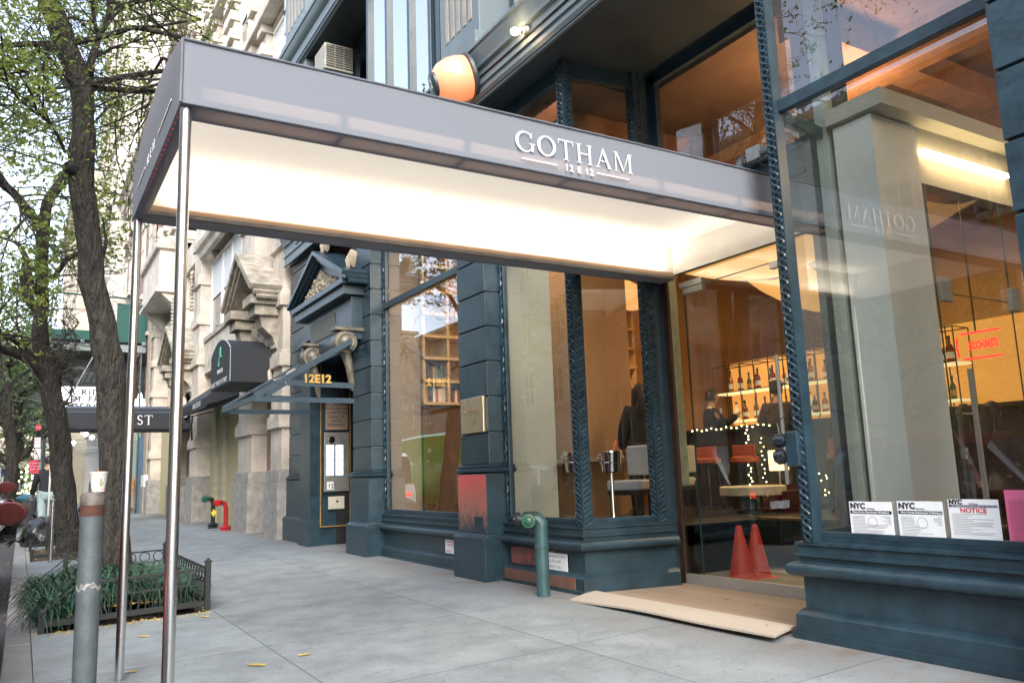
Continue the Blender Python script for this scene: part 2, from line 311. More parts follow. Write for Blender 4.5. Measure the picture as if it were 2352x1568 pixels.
def serif_text(txt,h,origin,ux,uz,material,name,parent,sp=.10,label=None,wfit=None):
    ux=Vector(ux).normalized();uz=Vector(uz).normalized();n=ux.cross(uz);mb=MB();x=0;k=0
    total=sum(GL[c][0]+sp for c in txt if c!=' ')-sp
    sx=h if wfit is None else wfit/total
    for c in txt:
        w,g=GL[c]
        for pl in g():
            o=Vector(origin)+n*(.001+.00025*(k%7)); k+=1
            mb.add([o+ux*((x+p.x)*sx)+uz*(p.y*h) for p in pl],[list(range(len(pl)))])
        x+=w+sp
    return mb.build(name,material,parent,label=label)
# ------------------------------------------------------------ ground
def sheet(name,x0,x1,y0,y1,z,m,t=.2,**k):
    return MB().box(x0,x1,y0,y1,z-t,z).build(name,m,kind='structure',**k)
sheet('ground',-300,300,-300,600,-.40,mat('distant_ground',(.12,.12,.11),.9))
sheet('road',-9.5,-.05,-30,130,-.24,ASPH)
def gz(x,y): return .026*(min(x,4.3)-4.05)+min(.075,max(-.02,.0055*(y-4)))
def ground_grid(name,xs,ys,m,dz=0,depth=.25,skip=None):
    mb=MB(); nx=len(xs); ny=len(ys)
    mb.add([(x,y,gz(x,y)+dz) for y in ys for x in xs],[(j*nx+i,j*nx+i+1,(j+1)*nx+i+1,(j+1)*nx+i) for j in range(ny-1) for i in range(nx-1) if not (skip and skip((xs[i]+xs[i+1])/2,(ys[j]+ys[j+1])/2))])
    return mb
P1=(.13,1.56,7.95,10.7); P2=(.13,1.25,15.3,18.2)
insk=lambda x,y: any(a<x<b and c<y<d for a,b,c,d in (P1,P2))
xs=[.13,1.25,1.56,3,4.05,4.3,5.3,6.95]; ys=[-30,4,7.95,10.7,15.3,17.6,18.2,40,130]
mb=ground_grid('sidewalk',xs,ys,PAVE,skip=insk); mb.build('sidewalk',PAVE,kind='structure')
mb=MB(); y=-30
while y<130:
    h=gz(.03,y+.9)+.004*random.random(); mb.box(-.055,.128,y,y+1.78,-.4,h); y+=1.79
mb.build('kerb',CURB,kind='structure',bevel=.012)
MB().box(-.0565,-.04,-30,60,-.20,-.14).build('kerb_paint',mat('faded_red_kerb_paint',(.50,.10,.08),.7,var=.4,scale=7),kind='structure')
for nm,(a,b,c,d) in (('tree_pit_soil',P1),('tree_pit_soil',P2)):
    bm=bmesh.new(); bmesh.ops.create_grid(bm,x_segments=26,y_segments=30,size=.5)
    for v in bm.verts:
        v.co.x=(a+b)/2+v.co.x*(b-a); v.co.y=(c+d)/2+v.co.y*(d-c); v.co.z=gz(v.co.x,v.co.y)-.035+.03*random.random()
    me=bpy.data.meshes.new(nm); bm.to_mesh(me); tag(link(nm,me,SOIL),kind='structure')
mb=MB()
for (a,b,c,d) in (P1,P2):
    for (x0,x1,y0,y1) in ((a-.0,a+.05,c,d),(b-.05,b,c,d),(a,b,d-.05,d)):
        mb.box(x0,x1,y0,y1,gz(x0,y0)-.2,gz(x0,y0)+.003)
mb.build('pit_border',GRAN,kind='structure')
# ------------------------------------------------------------ the blue commercial building
BL=empty('commercial_building',(4.05,8,0),'blue painted cast iron storefront building with big plate glass windows and the entrance canopy','building')
def pillar(y0,y1,ztop=5.08,worn=False,x=4.15):
    m=BLUE
    mb=MB(); mb.box(x-.10,4.45,y0-.035,y1+.035,-.25,.44)
    mb.prism([(x-.11,.44),(x-.05,.475),(x-.05,.485),(4.45,.485),(4.45,.44)],1,y0-.04,y1+.04)
    p=mb.build('pillar',m,BL,bevel=.006)
    MB().box(x-.045,4.45,y0-.005,y1+.005,.485,1.10).build('pedestal_panel',m,p,bevel=.004)
    mb=MB(); mb.sweep([(0,1.10),(.05,1.12),(.055,1.145),(.02,1.16),(.03,1.18),(0,1.195)],[(4.45,y1),(x,y1),(x,y0),(4.45,y0)][::-1] ,right=False)
    mb.build('moulding',m,p)
    mb=MB(); z=1.195; mb.box(x+.02,4.45,y0+.012,y1-.012,1.19,ztop)
    zs=[1.195,1.53]+[1.53+.376*i for i in range(1,40) if 1.53+.376*i<ztop]+[ztop]
    for a,b in zip(zs[:-1],zs[1:]): mb.box(x,4.43,y0,y1,a+.008,b-.010)
    mb.build('rusticated_block',m,p,bevel=.005)
    return p
pA=pillar(7.34,7.97); pB=pillar(10.67,11.40); pC=pillar(13.5,14.75); pR=pillar(.95,1.97)
wm,wn_,wb_=newmat('painted_red_reflection'); WL_=wn_.links; tc_=wn_.nodes.new('ShaderNodeTexCoord'); sx_=wn_.nodes.new('ShaderNodeSeparateXYZ'); WL_.new(tc_.outputs['Object'],sx_.inputs[0])  # red tail light reflection put into the colour, stronger towards the top
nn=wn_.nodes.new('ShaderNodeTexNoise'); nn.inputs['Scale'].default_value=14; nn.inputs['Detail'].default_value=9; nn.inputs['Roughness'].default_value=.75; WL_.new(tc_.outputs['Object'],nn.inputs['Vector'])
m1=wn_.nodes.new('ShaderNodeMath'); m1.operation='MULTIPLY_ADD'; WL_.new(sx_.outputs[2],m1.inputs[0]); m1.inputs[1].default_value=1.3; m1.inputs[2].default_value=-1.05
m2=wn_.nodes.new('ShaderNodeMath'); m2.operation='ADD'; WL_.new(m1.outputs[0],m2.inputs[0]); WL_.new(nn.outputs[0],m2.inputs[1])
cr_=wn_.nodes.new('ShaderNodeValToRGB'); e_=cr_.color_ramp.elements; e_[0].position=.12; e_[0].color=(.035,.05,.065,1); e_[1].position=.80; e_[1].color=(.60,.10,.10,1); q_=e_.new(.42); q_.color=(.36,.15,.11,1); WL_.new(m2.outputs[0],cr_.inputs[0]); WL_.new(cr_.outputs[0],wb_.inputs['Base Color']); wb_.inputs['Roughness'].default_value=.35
MB().box(4.1005,4.1065,7.345,7.965,.50,1.092).build('red_reflection_patch',wm,pA)  # patch carrying the painted tail light reflection on the pedestal
# window sills and plinths
prof=[(.115,-.25),(.115,.045),(.095,.05),(.09,.15),(.055,.185),(.04,.19),(.04,.375)]
for i in range(9):
    t=-PI/2+PI*i/8; prof.append((.075+.05*math.cos(t),.43+.045*math.sin(t)))
prof+=[(.055,.48),(.055,.505),(.075,.51),(.075,.525),(.055,.53),(.055,.575),(.07,.58),(.07,.597),(.0,.60),(.0,.628),(-.05,.628)]
XG=4.36
bays={'a':[(XG,7.34),(XG,6.0),(5.25,5.83)],'b':[(XG,10.67),(XG,7.97)],'c':[(5.12,3.66),(XG,3.56),(XG,1.97)],'d':[(XG,.95),(XG,-3.2)]}
for k,p in bays.items():
    mb=MB(); mb.sweep(prof,p); o=mb.build('plinth',BLUEW if k=='a' else BLUE,BL,smooth=True)
    if k=='a':
        MB().box(4.3085,4.3185,6.45,7.22,.20,.365).build('flaking_paint',FLAKE,o)
        MB().box(4.255,4.266,6.05,7.28,.05,.15).build('rust_patch',mat('rusted_base',(.10,.08,.075),.7,var=.6,scale=12,bump=.8,bscale=50,c2=(.16,.05,.02)),o)
    for q0,q1 in zip(p[:-1],p[1:]):
        a=Vector((*q0,0));b=Vector((*q1,0)); d=(b-a).normalized(); n=Vector((d.y,-d.x,0))
        u0_=.0 
        def P(t,z,o_): return a+d*t+n*o_+Vector((0,0,z))
        Ln=(b-a).length
        w=empty('storefront_window',(a+b)/2); w.parent=BL; w.location=Vector((a+b)/2)-Vector(BL.location); WL[w.name]=(a+b)/2
        MB().add([P(.0,.628,-.02),P(Ln,.628,-.02),P(Ln,5.08,-.02),P(.0,5.08,-.02)],[(0,1,2,3)]).build('glass',GLASS,w)
        mb=MB(); mb.obox((P(0,.645,-.02)+P(Ln,.645,-.02))/2,d,n,(0,0,1),Ln/2,.02,.018)
        for t in (.03,Ln-.03): mb.obox(P(t,2.86,-.02),d,n,(0,0,1),.03,.025,2.22)
        mb.obox((P(0,5.0,-.02)+P(Ln,5.0,-.02))/2,d,n,(0,0,1),Ln/2,.04,.08)
        mb.build('frame',BLUE,w,bevel=.004)
        MB().obox((P(0,3.53,0)+P(Ln,3.53,0))/2,d,n,(0,0,1),Ln/2,.03,.045).build('transom_bar',BLUE,w,bevel=.006)
def rope_post(x,y,w,faces,z0=.60,z1=5.08,name='colonnette'):
    mb=MB(); mb.box(x-w,x+w,y-w,y+w,z0,z1)
    for fx,fy in faces:
        for sgn in (1,-1):
            pts=[]
            n=int((z1-z0)/.0118)
            for i in range(n+1):
                z=z0+i*.0118; t=2*PI*(z/.094)
                o=sgn*math.sin(t)*w*.62; zz=.006+.004*sgn*math.cos(t)
                pts.append((x+fx*(w+zz)+abs(fy)*o, y+fy*(w+zz)+abs(fx)*o, z))
            mb.tube(pts,.0085,5,cap=False)
        for q in (-1,1):
            mb.box(*( (x+fx*w-.004 if fx<0 else x+fx*w-.004, x+fx*w+.010, y+q*w*.86-.006,y+q*w*.86+.006) if fx else (x+q*w*.86-.006,x+q*w*.86+.006,y+fy*w-.010,y+fy*w+.004)),z0,z1)
    return mb.build(name,BLUE,BL,smooth=True)
rope_post(4.335,3.505,.043,[(-1,0),(0,1)]); rope_post(4.36,6.0,.052,[(-1,0),(0,-1)]); rope_post(5.13,5.87,.05,[(-1,0),(0,-1)])
MB().box(5.00,5.10,3.58,3.68,.6,5.08).build('corner_post',mat('pale_green_window_post',(.30,.34,.30),.5,var=.15),BL,bevel=.004)
for y in (7.31,10.64,2.0): 
    mb=MB(); mb.tube([(4.34+.006*math.cos(z*60),y+.006*math.sin(z*60),z) for z in np.arange(.62,5.05,.012)],.011,5); mb.build('rope_moulding',BLUE,BL,smooth=True)
# door recess
mb=MB(); mb.box(5.19,5.42,5.84,5.96,-.2,5.08); mb.build('door_jamb',BLUE,BL,bevel=.004)
mb=MB(); mb.box(5.12,5.30,3.60,3.70,-.2,5.08); mb.box(5.28,5.36,3.62,3.83,-.2,5.08); mb.box(5.30,5.40,3.83,4.02,-.2,5.08); mb.build('door_jamb',BLUE,BL,bevel=.004)
MB().box(5.325,5.345,5.775,5.839,0,3.0).build('bronze_edge_strip',COPPER,BL)
mb=MB(); mb.box(5.31,5.42,4.02,5.84,2.95,3.70); mb.box(5.28,5.42,4.02,5.84,3.64,3.70); mb.box(5.29,5.42,4.02,5.84,3.42,3.46); mb.build('door_header',BLUE,BL,bevel=.005)
mb=MB().add([(5.36,4.02,3.70),(5.36,5.84,3.70),(5.36,5.84,5.08),(5.36,4.02,5.08)],[(0,1,2,3)]); mb.build('transom_glass',GLASS,BL)
mb=MB(); mb.box(5.33,5.40,5.76,5.84,3.70,5.08); mb.box(5.33,5.40,4.02,4.08,3.70,5.08); mb.box(5.33,5.40,4.02,5.84,4.98,5.08); mb.build('transom_frame',BLUE,BL,bevel=.004)
# glass entrance door and sidelights
DR=empty('glass_door',(5.35,4.98,0),'frameless glass entrance door with a steel bottom rail and long pull handle','door')
MB().add([(5.35,4.41,.125),(5.35,5.555,.125),(5.35,5.555,2.775),(5.35,4.41,2.775)],[(0,1,2,3)]).build('glass_leaf',GLASSG,DR)
MB().box(5.325,5.375,4.41,5.555,.012,.125).build('bottom_rail',SATIN,DR,bevel=.003)
for ya,yb in ((5.30,5.555),(4.41,4.50)): MB().box(5.325,5.375,ya,yb,2.72,2.775).build('hinge_clamp',SATIN,DR,bevel=.003)
mb=MB(); mb.tube([(5.27,4.46,.93),(5.27,4.46,1.98)],.016,12); mb.tube([(5.27,4.46,1.2),(5.35,4.46,1.2)],.009); mb.tube([(5.27,4.46,1.75),(5.35,4.46,1.75)],.009); mb.build('pull_handle',SATIN,DR,smooth=True)
sp_=empty('glass_sidelight',(5.35,5.7,0)); sp_.parent=BL; sp_.location=Vector((5.35,5.7,0))-Vector(BL.location)
mb=MB(); mb.add([(5.352,5.57,.0),(5.352,5.775,.0),(5.352,5.775,2.95),(5.352,5.57,2.95)],[(0,1,2,3)]); mb.add([(5.352,4.02,.0),(5.352,4.40,.0),(5.352,4.40,2.95),(5.352,4.02,2.95)],[(0,1,2,3)]); mb.add([(5.352,4.41,2.785),(5.352,5.555,2.785),(5.352,5.555,2.95),(5.352,4.41,2.95)],[(0,1,2,3)]); mb.build('glass',GLASSG,sp_)
for ya,yb in ((5.565,5.775),(4.02,4.40)): MB().box(5.325,5.38,ya,yb,0,.118).build('bottom_shoe',SATIN,sp_,bevel=.003)
mb=MB(); mb.box(5.325,5.375,5.30,5.60,2.785,2.84); mb.build('pivot_clamp',SATIN,sp_,bevel=.003)
mb=MB(); mb.box(5.346,5.356,5.556,5.566,.0,2.78); mb.box(5.346,5.356,4.400,4.410,.0,2.78); mb.box(5.346,5.356,4.41,5.556,2.776,2.784); mb.build('glass_edge',mat('dark_green_edge',(.02,.045,.04),.3),sp_)
# soffit and beam
mb=MB(); mb.box(4.0,5.6,-3.3,10.84,5.08,5.14); mb.box(4.12,5.6,10.84,14.75,5.08,5.14); mb.build('soffit',DARKSOF,BL)
BEAM=[(0,5.06),(.03,5.06),(.03,5.10),(.012,5.11),(.012,5.225),(.035,5.235),(.035,5.25),(.012,5.26),(.012,5.43),(.05,5.44),(.06,5.50),(.10,5.56),(.11,5.62),(.13,5.63),(.13,5.66),(0,5.67)]
mb=MB(); mb.sweep(BEAM,[(4.04,14.75),(4.04,-3.3)]); mb.build('entablature_beam',BLUEG,BL,smooth=True)
# second floor
mb=MB(); mb.box(4.7,5.0,-3.3,14.75,5.6,30); mb.build('upper_wall',BLUEG,BL)
def pil2(y0,y1,z0=5.66,z1=8.68):
    mb=MB(); mb.box(4.0,4.72,y0,y1,z0,z1); mb.box(3.93,4.72,y0-.03,y1+.03,z0,z0+.18); p=mb.build('upper_pilaster',BLUEG,BL,bevel=.008)
    mb=MB(); n=5; w=(y1-y0-.24)/n
    for i in range(n): mb.box(3.992,4.02,y0+.12+w*i+w*.25,y0+.12+w*(i+1)-w*.25,z0+.42,z1-.2)
    mb.build('fluting',mat('beige_flute',(.34,.30,.25),.7),p)
for a,b in ((7.0,7.95),(13.4,14.75),(.9,1.95)): pil2(a,b)
mb=MB(); mb.box(3.95,4.75,-3.3,14.75,8.68,8.75); mb.build('upper_soffit',DARKSOF,BL)
mb=MB(); mb.sweep([(0,8.65),(.03,8.66),(.03,8.76),(.055,8.78),(.055,8.84),(.03,8.85),(.03,9.0),(.08,9.03),(.12,9.1),(.14,9.16),(.16,9.17),(.16,9.24),(0,9.3)],[(4.0,14.75),(4.0,-3.3)]); mb.build('upper_cornice',BLUEG,BL,smooth=True)
for a,b in ((13.4,14.75),(7.0,7.95)): pil2(a,b,9.3,12.2)
mb=MB(); mb.box(3.95,4.75,-3.3,14.75,12.2,12.6); mb.build('upper_beam',BLUEG,BL)
def win2(y0,y1,z0,z1,x,divs,parent=BL,m=BLUE):
    w=empty('upper_window',(x,(y0+y1)/2,z0)); w.parent=parent; w.location=Vector((x,(y0+y1)/2,z0))-WL[parent.name]; WL[w.name]=Vector((x,(y0+y1)/2,z0))
    MB().add([(x,y0,z0),(x,y1,z0),(x,y1,z1),(x,y0,z1)],[(0,1,2,3)]).build('pane',GLASSU,w)
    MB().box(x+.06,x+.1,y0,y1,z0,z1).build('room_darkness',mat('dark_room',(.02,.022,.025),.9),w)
    mb=MB()
    for t in [y0,y1]+list(divs): mb.box(x-.05,x+.05,t-.04,t+.04,z0,z1)
    mb.box(x-.05,x+.05,y0,y1,z0,z0+.08); mb.box(x-.05,x+.05,y0,y1,z1-.1,z1); mb.build('sash',m,w,bevel=.006)
    return w
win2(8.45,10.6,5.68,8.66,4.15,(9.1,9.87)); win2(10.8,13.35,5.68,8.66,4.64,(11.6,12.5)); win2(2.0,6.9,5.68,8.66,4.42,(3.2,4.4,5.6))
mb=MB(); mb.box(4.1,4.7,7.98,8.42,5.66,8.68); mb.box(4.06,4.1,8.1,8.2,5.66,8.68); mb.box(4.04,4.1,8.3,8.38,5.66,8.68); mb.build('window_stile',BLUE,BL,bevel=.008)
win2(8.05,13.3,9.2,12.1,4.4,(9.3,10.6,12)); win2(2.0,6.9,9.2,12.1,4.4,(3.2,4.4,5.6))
mb=MB(); mb.box(4.12,4.19,10.6,10.70,5.66,8.68); mb.box(4.12,4.7,10.64,10.70,5.66,8.68); mb.build('corner_mullion',BLUE,BL,bevel=.01)
t=empty('air_conditioner',(4.25,12.5,7.95),'old beige window air conditioner jutting from the dark second floor recess','air conditioner')
mb=MB(); mb.box(4.0,4.5,12.3,12.85,7.95,8.42); mb.build('case',mat('beige_ac_case',(.34,.33,.28),.6,var=.25),t,bevel=.01)
mb=MB()
for i in range(3): mb.box(4.03+.16*i,4.16+.16*i,12.285,12.30,8.0,8.38)
mb.build('grille',mat('dark_ac_grille',(.05,.05,.045),.6),t)
mb=MB()
for k in range(9): mb.box(4.02,4.49,12.278,12.286,8.01+.042*k,8.02+.042*k)
mb.build('grille_bar',mat('beige_ac_bar',(.34,.33,.28),.6),t)
# canopy
CY0,CY1,CX0,CX1,CZ0,CZ1=3.82,5.82,.545,5.30,2.88,3.205
CN=empty('entrance_canopy',(.6,4.82,0),'long grey fabric entrance canopy with a glowing white underside on two steel poles','canopy')
fm,n_,b_=newmat('grey_translucent_fabric')
L_=n_.links; tr=n_.nodes.new('ShaderNodeBsdfTranslucent'); tr.inputs[0].default_value=(.52,.43,.40,1); ms=n_.nodes.new('ShaderNodeMixShader'); ms.inputs[0].default_value=.27
b_.inputs['Roughness'].default_value=.75; b_.inputs['Specular IOR Level'].default_value=.25
tcx=n_.nodes.new('ShaderNodeTexCoord'); nz=n_.nodes.new('ShaderNodeTexNoise'); nz.inputs['Scale'].default_value=420; L_.new(tcx.outputs['Object'],nz.inputs['Vector'])
rr=n_.nodes.new('ShaderNodeValToRGB'); rr.color_ramp.elements[0].color=(.20,.225,.265,1); rr.color_ramp.elements[1].color=(.265,.29,.335,1); L_.new(nz.outputs[0],rr.inputs[0]); L_.new(rr.outputs[0],b_.inputs['Base Color'])
L_.new(b_.outputs[0],ms.inputs[1]); L_.new(tr.outputs[0],ms.inputs[2]); L_.new(ms.outputs[0],n_.nodes['Material Output'].inputs[0])
FAB=fm
def arcz(y): 
    t=(y-CY0)/(CY1-CY0); return CZ1+.165*math.sin(PI*t)**.8
ys=[CY0+(CY1-CY0)*i/24 for i in range(25)]
mb=MB()
mb.add([(x,CY0+.002*math.sin(x*3.1),z) for x in [CX0+(CX1-CX0)*i/20 for i in range(21)] for z in (CZ0,CZ1)],[(2*i,2*i+2,2*i+3,2*i+1) for i in range(20)])
mb.build('near_valance',FAB,CN,smooth=True)
mb=MB(); mb.add([(CX0,CY1,CZ0),(CX1,CY1,CZ0),(CX1,CY1,CZ1),(CX0,CY1,CZ1)],[(0,1,2,3)]); mb.build('far_valance',FAB,CN)
mb=MB(); vs=[(CX0,y,CZ0) for y in ys]+[(CX0,y,arcz(y)) for y in ys]; mb.add(vs,[(i,i+1,26+i,25+i) for i in range(24)]); mb.build('front_valance',FAB,CN)
mb=MB(); vs=[(CX0,y,arcz(y)) for y in ys]+[(CX1,y,arcz(y)) for y in ys]; mb.add(vs,[(i,i+1,26+i,25+i) for i in range(24)]); mb.build('roof_fabric',FAB,CN,smooth=True)
# underside border (translucent) and its frame
bw=.19
mb=MB(); zb=CZ0+.002
mb.add([(CX0,CY0,zb),(CX1,CY0,zb),(CX1,CY0+bw,zb),(CX0+.08,CY0+bw,zb),(CX0+.08,CY1-bw,zb),(CX0,CY1,zb),(CX1,CY1-bw,zb),(CX1,CY1,zb)],[(0,1,2,3),(0,3,4,5),(5,4,6,7)]); mb.build('underside_border',FAB,CN)
mb=MB(); xs_=[.62,1.35,2.08,2.81,3.54,4.27,5.0]
for yy in (CY0+.025,CY0+bw,CY1-bw,CY1-.025): mb.bar((CX0+.03,yy,CZ0+.02),(CX1,yy,CZ0+.02),.026)
for yy in (CY0+.025,CY1-.025): mb.bar((CX0+.03,yy,CZ0+.115),(CX1,yy,CZ0+.115),.026); mb.bar((CX0+.03,yy,CZ1-.02),(CX1,yy,CZ1-.02),.026)
for x in xs_:
    for a,b in ((CY0+.025,CY0+bw),(CY1-bw,CY1-.025)): mb.bar((x,a,CZ0+.022),(x,b,CZ0+.022),.026)
    for yy in (CY0+.025,CY1-.025): mb.bar((x,yy,CZ0+.03),(x,yy,CZ1-.02),.026)
mb.bar((CX0+.03,CY0+.025,CZ0+.02),(CX0+.03,CY1-.025,CZ0+.02),.03)
mb.build('steel_frame',mat('frame_steel',(.22,.22,.22),.5,.5),CN)
# light box: liner walls and ceiling
mb=MB(); zc=CZ1+.01
mb.box(CX0+.09,CX1,CY0+bw,CY0+bw+.006,CZ0+.125,zc); mb.box(CX0+.08,CX0+.09,CY0+bw,CY1-bw,CZ0+.03,zc); mb.box(CX1-.012,CX1-.002,CY0+bw,CY1-bw,CZ0+.05,zc)
mb.box(CX0+.09,CX1,CY1-bw+.002,CY1-bw+.006,CZ0+.05,zc); mb.build('light_box_liner',WHITE,CN)
MB().box(CX0+.05,CX1,CY1-bw-.004,CY1-bw,CZ0+.005,CZ0+.072).build('far_scrim',mat('tan_scrim',(.50,.34,.23),.8,var=.08),CN)
mb=MB(); mb.add([(CX0+.05,CY0+bw-.1,zc),(CX1,CY0+bw-.1,zc),(CX1,CY1-bw+.12,zc),(CX0+.05,CY1-bw+.12,zc)],[(0,1,2,3)]); mb.build('glowing_ceiling',CEILW,CN)
for (x,y,sx,sy,p) in ((2.95,CY1-bw-.09,4.4,.06,9.5),(CX1-.25,4.8,.05,1.4,.8)):
    l=bpy.data.lights.new('led_strip','AREA'); l.shape='RECTANGLE'; l.size=sx; l.size_y=sy; l.energy=p; l.color=(1,.84,.66)
    o=bpy.data.objects.new('led_strip',l); COL.objects.link(o); o.parent=CN; o.location=Vector((x,y,CZ0+.10))-Vector(CN.location); o.rotation_euler=(PI-.5 if sx>1 else PI,0,0)
l=bpy.data.lights.new('led_strip','AREA'); l.shape='RECTANGLE'; l.size=4.5; l.size_y=.03; l.energy=2.6; l.color=(1,.74,.54)
o=bpy.data.objects.new('led_strip',l); COL.objects.link(o); o.parent=CN; o.location=Vector((2.95,CY0+.165,CZ0+.10))-Vector(CN.location); o.rotation_euler=(R(-90),0,0)
mb=MB(); mb.box(CX0+.05,CX1,CY0+.005,CY0+.009,CZ0+.110,CZ1-.03); mb.box(CX0+.05,CX1,CY0+.005,CY0+.009,CZ0+.004,CZ0+.036)
for x in xs_: mb.box(x-.022,x+.022,CY0+.0095,CY0+.0125,CZ0+.03,CZ0+.12)
mb.build('backing_board',mat('grey_backing',(.10,.10,.11),.8),CN)
mb=MB()
mb.tube([(CX0,CY0-.003,CZ0),(CX0,CY0-.003,CZ1)],.008); mb.tube([(CX0,CY0-.004,CZ1),(CX1,CY0-.004,CZ1)],.007); mb.tube([(CX0,CY0-.003,CZ0),(CX1,CY0-.003,CZ0)],.004)
mb.build('edge_piping',mat('dark_piping',(.12,.13,.16),.6),CN,smooth=True)
for y in (CY0+.05,CY1-.07):
    mb=MB(); mb.lathe((.578,y,-.12),[(.0267,0),(.0267,CZ0+.14)],24); mb.build('pole',STEEL,CN,smooth=True)
serif_text('GOTHAM',.128,(2.395,CY0-.012,2.984),(1,0,-.003),(0,0,1),LETTER,'lettering',CN,wfit=.895)
flat_text('12 E 12',.058,(2.745,CY0-.017,2.915),(1,0,0),(0,0,1),LETTER,'lettering',CN,spacing=1.25,bold=.0012)
for xa,xb in ((2.436,2.69),(2.99,3.25)): MB().box(xa,xb,CY0-.018,CY0-.012,2.934,2.940).build('rule_line',LETTER,CN)
flat_text('12 E 12',.085,(CX0-.004,5.03,2.985),(0,-1,0),(0,0,1),LETTER,'lettering',CN,spacing=1.3)
for ya,yb in ((5.12,5.50),(4.10,4.56)): MB().box(CX0-.005,CX0-.002,ya,yb,3.01,3.02).build('rule_line',LETTER,CN)
mb=MB()
for i in range(16): mb.lathe((CX0+.015,4.0+i*.075,CZ0+.004),[(.001,-.006),(.004,-.003),(.004,.001),(.001,.004)],6)
mb.build('red_light_string',emi('red_led',(.8,.02,.03),.5),CN)
# things fixed on the facade
t=empty('wall_plaque',(4.12,7.64,1.53),'pale brass nameplate engraved with the restaurant name on the ribbed pillar','plaque')
MB().box(4.122,4.149,7.39,7.90,1.535,1.915).build('plate',BRASS,t,bevel=.004)
flat_text('GOTHAM',.095,(4.1195,7.87,1.75),(0,-1,0),(0,0,1),mat('engraving',(.40,.30,.2),.5),'engraving',t,sx=1.05); flat_text('12 E 12',.05,(4.1195,7.74,1.645),(0,-1,0),(0,0,1),mat('engraving2',(.40,.30,.2),.5),'engraving',t)
def sign(name,label,cat,x,y0,y1,z0,z1,m,lines,ink=INK,head=None,hs=None,rot=0):
    t=empty(name,(x,(y0+y1)/2,z0),label,cat)
    MB().box(x,x+.004,y0,y1,z0,z1).build('sheet',m,t)
    w=abs(y1-y0)
    for (txt,sz,fx,fz,mm) in lines: flat_text(txt,sz,(x-.002,y1-fx*w,z0+fz*(z1-z0)),(0,-1,0),(0,0,1),mm or ink,'lettering',t,extr=.0004)
    return t
sign('notice_sticker','white sticker with faint red lettering low on the plinth beside the ribbed pillar','sticker',4.303,8.40,8.72,.20,.355,PAPER,[('UTILITY FEED',.03,.08,.78,INKR),('GAS AT RIGHT',.03,.15,.55,INKR),('OPPOSITE',.03,.08,.1,INKR)])
sign('sprinkler_sign','white sign reading sprinkler located in 1st flr and basement only behind the siamese pipe','sign',4.304,6.22,6.62,.19,.345,PAPER,[('SPRINKLER LOCATED',.036,.06,.74,INKG),('IN 1st FLR. AND',.036,.12,.44,INKG),('BASEMENT ONLY',.036,.08,.12,INKG)])
sign('notice_sticker','white notice starting DE cut off by the right picture edge on the near plinth','sticker',4.3055,2.02,2.20,.19,.365,PAPER,[('DE',.04,.1,.8,INK),('WO',.04,.12,.5,INK),('TA',.04,.12,.22,INK),('FU',.04,.12,.06,INK)])
MB().box(4.095,4.102,7.42,7.60,.52,.66).build('cast_plate',BLUE,pA)
# papers in the right window
def permit(y1,y0,z0,z1,label,kind):
    x=4.368; h=z1-z0; w=y1-y0
    t=empty('permit_notice',(x,(y0+y1)/2,z0),label,'notice','paper notices behind the right window')
    MB().box(x,x+.002,y0,y1,z0,z1).build('sheet',PINK if kind==3 else PAPER,t)
    T=lambda s,sz,fx,fz,m,b=0,sx=1: flat_text(s,sz,(x-.002,y1-fx*w,z0+fz*h),(0,-1,0),(0,0,1),m,'lettering',t,extr=.0003,bold=b,sx=sx)
    if kind<3:
        MB().box(x-.0015,x-.0005,y0+.006,y1-.006,z0+h*(.67 if kind<2 else .82),z0+h*(.755 if kind<2 else .87)).build('header_band',INKB if kind==2 else INK,t)
        T('NYC',.047 if kind<2 else .033,.03,.81 if kind<2 else .89,INK,.002,1.05); T('Buildings',.014,.43,.79 if kind<2 else .88,INK)
    if kind<2:
        T('Work Permit Department Of Buildings',.0155,.07,.69,PAPER,.0003)
        MB().tube([(x-.0008,y1-w*.53+.03*math.cos(a),z0+h*.46+.03*math.sin(a)) for a in np.linspace(0,2*PI,25)],.0012,4).build('seal',INKG,t)
    if kind==2: T('NOTICE',.034,.24,.70,INKR,.0008,1.15); T('RE: TENANT PROTECTION PLAN FOR OCCUPANTS',.0105,.08,.83,PAPER)
    if kind==3: T('NOTICE',.034,.40,.86,INKR,.001)
    mb=MB(); 
    for i in range(13 if kind<3 else 22):
        zz=z0+h*((.60 if kind<2 else .66 if kind==2 else .80)-.045*i*(.85 if kind<3 else .8)); 
        if zz<z0+h*.06: break
        x0=y1-w*.06; ln=w*random.uniform(.3,.85)
        if kind<2 and i<6: ln=w*.3
        mb.box(x-.0012,x-.0004,x0-ln,x0,zz,zz+.0022)
        if kind<2 and i<6: mb.box(x-.0012,x-.0004,y0+w*.05,y0+w*random.uniform(.12,.25),zz,zz+.0022)
    mb.build('small_print',INKG if kind<3 else mat('dark_pink_print',(.35,.05,.12),.7,bump=0),t)
    if kind<2: MB().tube([(x-.001,y0+w*(.3-.02*i),z0+h*(.09+.03*math.sin(i*2.1))) for i in range(12)],.0012,4).build('signature',INKB,t)
    return t
permit(3.243,2.955,.635,.852,'white work permit sheet standing nearest the diamond patterned post',0)
permit(2.922,2.648,.638,.858,'middle one of the three white permit sheets in the right window',1)
permit(2.617,2.345,.638,.872,'white permit sheet headed NOTICE in red letters beside the pink sheet',2)
permit(2.31,2.05,.633,.921,'bright pink notice sheet at the right edge of the window',3)
